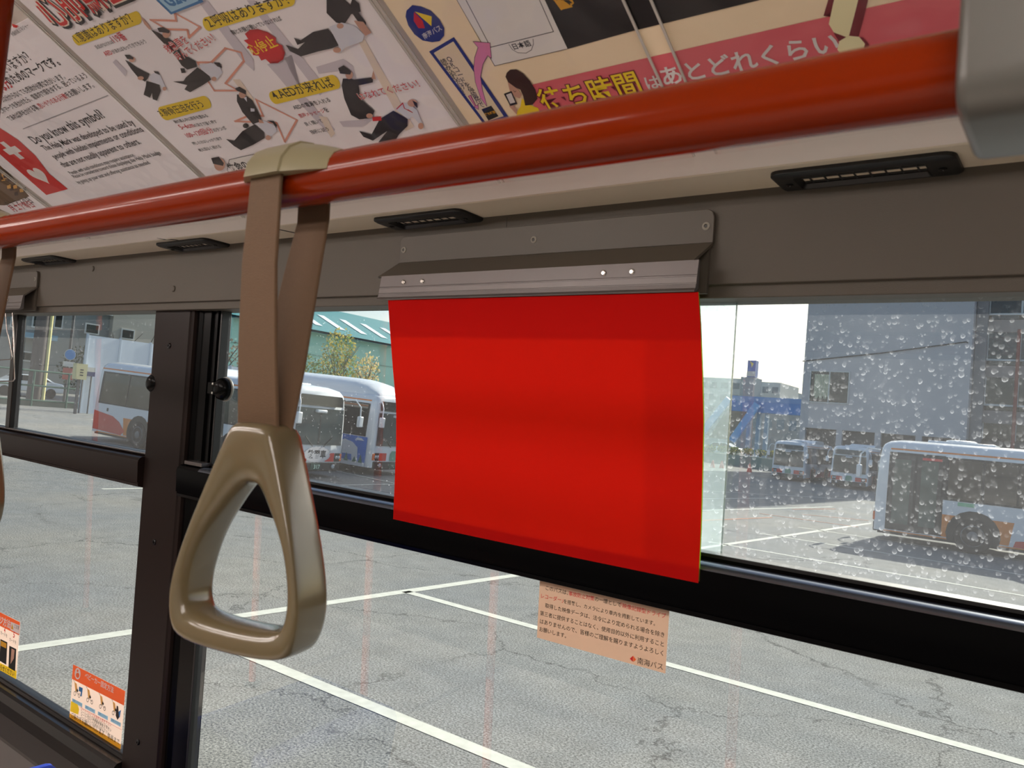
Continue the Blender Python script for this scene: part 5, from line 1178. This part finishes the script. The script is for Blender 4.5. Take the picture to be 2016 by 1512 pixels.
for z in (0.32, 0.62): MB().box(WX - 0.02, WX + 0.06, 35.8, 95, 2.8 + (ez - 2.8) * z, 2.86 + (ez - 2.8) * z).build('cladding_joint', M('mint_dark', (0.52, 0.72, 0.66)), wh)
y = 36.4
while y < 80:
    MB().poly([RS(0.18, y, 0.05), RS(0.18, y + 0.8, 0.05), RS(0.62, y + 0.8, 0.05), RS(0.62, y, 0.05)], True).build('skylight', M('skylight', (0.90, 0.95, 0.97), rough=0.3), wh); y += 2.6
# flats
AX = -75.0
ap = thing('flats_building', 'beige grey flats with balconies and small windows left of the fence', 'building', (AX - 5, 32, 0))
MB().box(AX - 10, AX, 14, 36.8, 0, 20).build('wall', M('flats_wall', (0.56, 0.57, 0.56), rough=0.85, var=0.06, vscale=0.2), ap)
MB().box(AX - 10, AX + 0.6, 36.8, 43, 0, 20).build('stair_wing', M('flats_wing', (0.68, 0.66, 0.62), rough=0.85, var=0.05, vscale=0.2), ap)
def xwin(par, px0, py0, px1, py1, xx, mat=None, name='window'):
    a, b = atX(px0, py0, xx), atX(px1, py1, xx); y0, y1, z0, z1 = min(a.y, b.y), max(a.y, b.y), min(a.z, b.z), max(a.z, b.z)
    f = MB().box(xx - 0.02, xx + 0.08, y0, y1, z0, z1).build(name, FRW, par)
    MB().box(xx + 0.05, xx + 0.10, y0 + 0.12, y1 - 0.12, z0 + 0.12, z1 - 0.12).build('pane', mat or DARKGL, f)
for r_ in ((168, 635, 194, 660), (239, 646, 263, 670), (200, 600, 222, 622)): xwin(ap, *r_, AX + 0.62)
for r_ in ((24, 600, 48, 648), (66, 605, 102, 650), (108, 612, 122, 648), (40, 690, 85, 715)): xwin(ap, *r_, AX + 0.02)
for r_ in ((40, 652, 112, 672), (20, 590, 110, 604)):
    a, b = atX(r_[0], r_[1], AX + 1), atX(r_[2], r_[3], AX + 1)
    MB().box(AX, AX + 1.1, a.y, b.y, min(a.z, b.z), max(a.z, b.z)).build('balcony', M('balcony_blue', (0.50, 0.64, 0.72), rough=0.6), ap)
# trees
def tree(label, base, h, w_, mats, seed, n=900, bare=False):
    t = thing('tree', label, 'tree', base, 'trees along the depot fence'); rnd = random.Random(seed); b = Vector(base)
    BK = M('bark', (0.30, 0.25, 0.22), rough=0.9)
    MB().tube([b, b + Vector((0.05, 0.1, h * 0.35)), b + Vector((0, -0.1, h * 0.75))], [0.12, 0.09, 0.03], 7).build('trunk', BK, t, smooth=60)
    for k in range(9):
        a = rnd.uniform(0, 6.28); z0 = h * rnd.uniform(0.25, 0.55); e = Vector((math.cos(a) * w_ * 0.5, math.sin(a) * w_ * 0.5, h * rnd.uniform(0.25, 0.45)))
        p0 = b + Vector((0, 0, z0)); MB().tube([p0, p0 + e * 0.5 + Vector((0, 0, 0.2)), p0 + e], [0.05, 0.035, 0.012], 5).build('branch', BK, t)
    for k, m_ in enumerate(mats):
        if bare: continue
        leaves('foliage', t, m_, b + Vector((0, 0, h * (0.55 + 0.12 * k))), (w_ * 0.5, w_ * 0.5, h * (0.45 - 0.08 * k)), n, 0.13, seed + k)
    return t
LG = M('leaf_olive', (0.50, 0.58, 0.32), rough=0.8, trans=0.45); LY = M('leaf_yellow', (0.72, 0.67, 0.38), rough=0.8, trans=0.45); LP = M('leaf_pale', (0.88, 0.80, 0.62), rough=0.8, trans=0.4)
def gx(px_, py_, xx): q = atX(px_, py_, xx); return (xx, q.y, GZ(xx))
tz = lambda px_, py_, xx: atX(px_, py_, xx).z - GZ(xx)
tree('olive green tree standing before the mint warehouse wall', gx(664, 730, -48), tz(664, 650, -48), 3.0, [LG, LY], 3, 800)
tree('pale yellow tree with dark twigs right of the olive tree', gx(722, 735, -48), tz(722, 695, -48), 2.2, [LY, LP], 5, 420)
tree('small yellow shrubby tree half hidden by the strap', gx(608, 722, -48), tz(608, 700, -48), 2.0, [LY, LG], 9, 300)
tree('grey brown tree left of the strap before the warehouse', gx(440, 700, -48), tz(440, 652, -48), 2.6, [M('leaf_grey', (0.50, 0.47, 0.40), rough=0.9, trans=0.3)], 12, 300)
tree('bare branched tree before the flats', gx(232, 690, -58), tz(232, 640, -58), 3.2, [], 15, bare=True)
tree('second bare tree nearer the pillar before the flats', gx(282, 690, -58), tz(282, 640, -58), 3.0, [], 21, bare=True)
tree('dark evergreen clump behind the street sign', gx(170, 720, -64), tz(170, 680, -64), 4.0, [M('leaf_dark', (0.22, 0.27, 0.20), rough=0.9, trans=0.2)], 31, 900)
# utility pole
q = atX(62, 826, -50); q.z = GZ(-50)
up_ = thing('utility_pole', 'grey concrete utility pole with yellow guard before the flats', 'pole', q)
MB().tube([q, q + Vector((0, 0, 11))], [0.42, 0.33], 16).build('pole', M('concrete', (0.42, 0.39, 0.37), rough=0.85, var=0.1, vscale=3), up_, smooth=60)
MB().tube([q + Vector((0.3, 0.35, 0)), q + Vector((0.25, 0.32, 6.4))], 0.10, 10).build('cable_guard', M('guard_yellow', (0.92, 0.88, 0.62), rough=0.5), up_, smooth=60)
# street sign
sx_ = -50.0; s0 = atX(128, 770, sx_); sgn = thing('street_sign', 'blue round street sign with white plate on a post', 'sign', (sx_, s0.y, 0))
MB().tube([(sx_, s0.y, 0), (sx_, s0.y, 7.2)], 0.08, 10).build('post', M('sign_post', (0.33, 0.33, 0.34), rough=0.6), sgn, smooth=60)
c1 = atX(134, 698, sx_); MB().lathe([(0.30, 0.0), (0.30, 0.03)], (sx_ + 0.1, s0.y, c1.z), (1, 0, 0), 24).build('disc', M('disc_blue', (0.24, 0.50, 0.75), rough=0.4), sgn)
MB().lathe([(0.33, 0.0), (0.33, 0.02)], (sx_ + 0.085, s0.y, c1.z), (1, 0, 0), 24).build('disc_rim', FRW, sgn)
MB().box(sx_ + 0.08, sx_ + 0.12, s0.y - 0.34, s0.y + 0.34, c1.z - 0.72, c1.z - 0.42).build('plate', FRW, sgn)
MB().box(sx_ + 0.08, sx_ + 0.12, s0.y - 0.30, s0.y + 0.30, c1.z - 1.5, c1.z - 0.8).build('lower_plate', M('plate_red', (0.66, 0.34, 0.30)), sgn)
# yellow cabinet
a, b = atX(150, 715, -43), atX(168, 748, -43)
yc = thing('cabinet', 'pale yellow louvred cabinet on a pole before the panel fence', 'cabinet', (-43, (a.y + b.y) / 2, 0))
MB().box(-43.3, -42.9, a.y, b.y, b.z, a.z).build('box', M('cab_yellow', (0.86, 0.82, 0.62), rough=0.6), yc)
MB().box(-43.2, -43.05, (a.y + b.y) / 2 - 0.05, (a.y + b.y) / 2 + 0.05, 0, b.z).build('stand', M('sign_post', (0.33, 0.33, 0.34)), yc)
for k in range(3): MB().box(-42.89, -42.87, a.y + 0.2, b.y - 0.2, a.z - 0.35 - 0.14 * k, a.z - 0.29 - 0.14 * k).build('slot', BUSBLACK, yc)
# board sign by the fence
a, b = atX(168, 722, -43.4), atX(190, 742, -43.4)
bs = thing('board_sign', 'white and navy board sign hung on the panel fence', 'sign', (-43.5, (a.y + b.y) / 2, b.z))
MB().box(-43.925, -43.6, a.y, b.y, (a.z + b.z) / 2, a.z).build('upper_board', FRW, bs)
for y_ in (a.y + 0.1, b.y - 0.1): MB().tube([(-43.75, y_, GZ(-43.75)), (-43.75, y_, b.z)], 0.04, 8).build('leg', M('sign_post', (0.33, 0.33, 0.34)), bs, smooth=60)
MB().box(-43.925, -43.6, a.y, b.y, b.z, (a.z + b.z) / 2).build('lower_board', M('navy_board', (0.25, 0.27, 0.45)), bs)
# green roadside railing and car beyond it
rl = thing('railing', 'low green roadside railing behind the utility pole', 'railing', (-47, 20, 0))
GRN = M('rail_green', (0.28, 0.42, 0.36), rough=0.5)
zt = atX(90, 732, -47).z; zb = atX(90, 790, -47).z
for z in (zt, (zt + zb) / 2, zb): MB().tube([(-47, 12, z), (-47, 23, z)], 0.05, 8).build('rail', GRN, rl, smooth=60)
for k in range(7): y = 12 + k * 1.83; MB().tube([(-47, y, 0), (-47, y, zt)], 0.06, 8).build('post', GRN, rl, smooth=60)
MB().box(-47.4, -47.2, 12, 23, 0.6, GZ(-47.4) + 0.35).build('kerb_wall', M('kerb_grey', (0.46, 0.50, 0.46), rough=0.9), rl)
q = atX(62, 765, -56); car('white sedan parked behind the green railing', (-56, q.y - 0.5, GZ(-56)), math.radians(88), CARW)

# ---- unseen building added behind the camera so its sunlit wall bounces light inside
dw = thing('bounce_building', 'added unseen building bouncing sunlight into the bus from its other side', 'building', (-2, -11, 0))
DP = M('bounce_wall', (0.45, 0.44, 0.43), rough=0.9, var=0.03, vscale=0.3)
MB().box(-30, 24, -16, -7.5, 0, 7.5).build('wall', DP, dw)
for k in range(9): MB().box(-28 + k * 5.6, -26.2 + k * 5.6, -7.52, -7.44, 4.6, 6.2).build('window', DARKGL, dw)
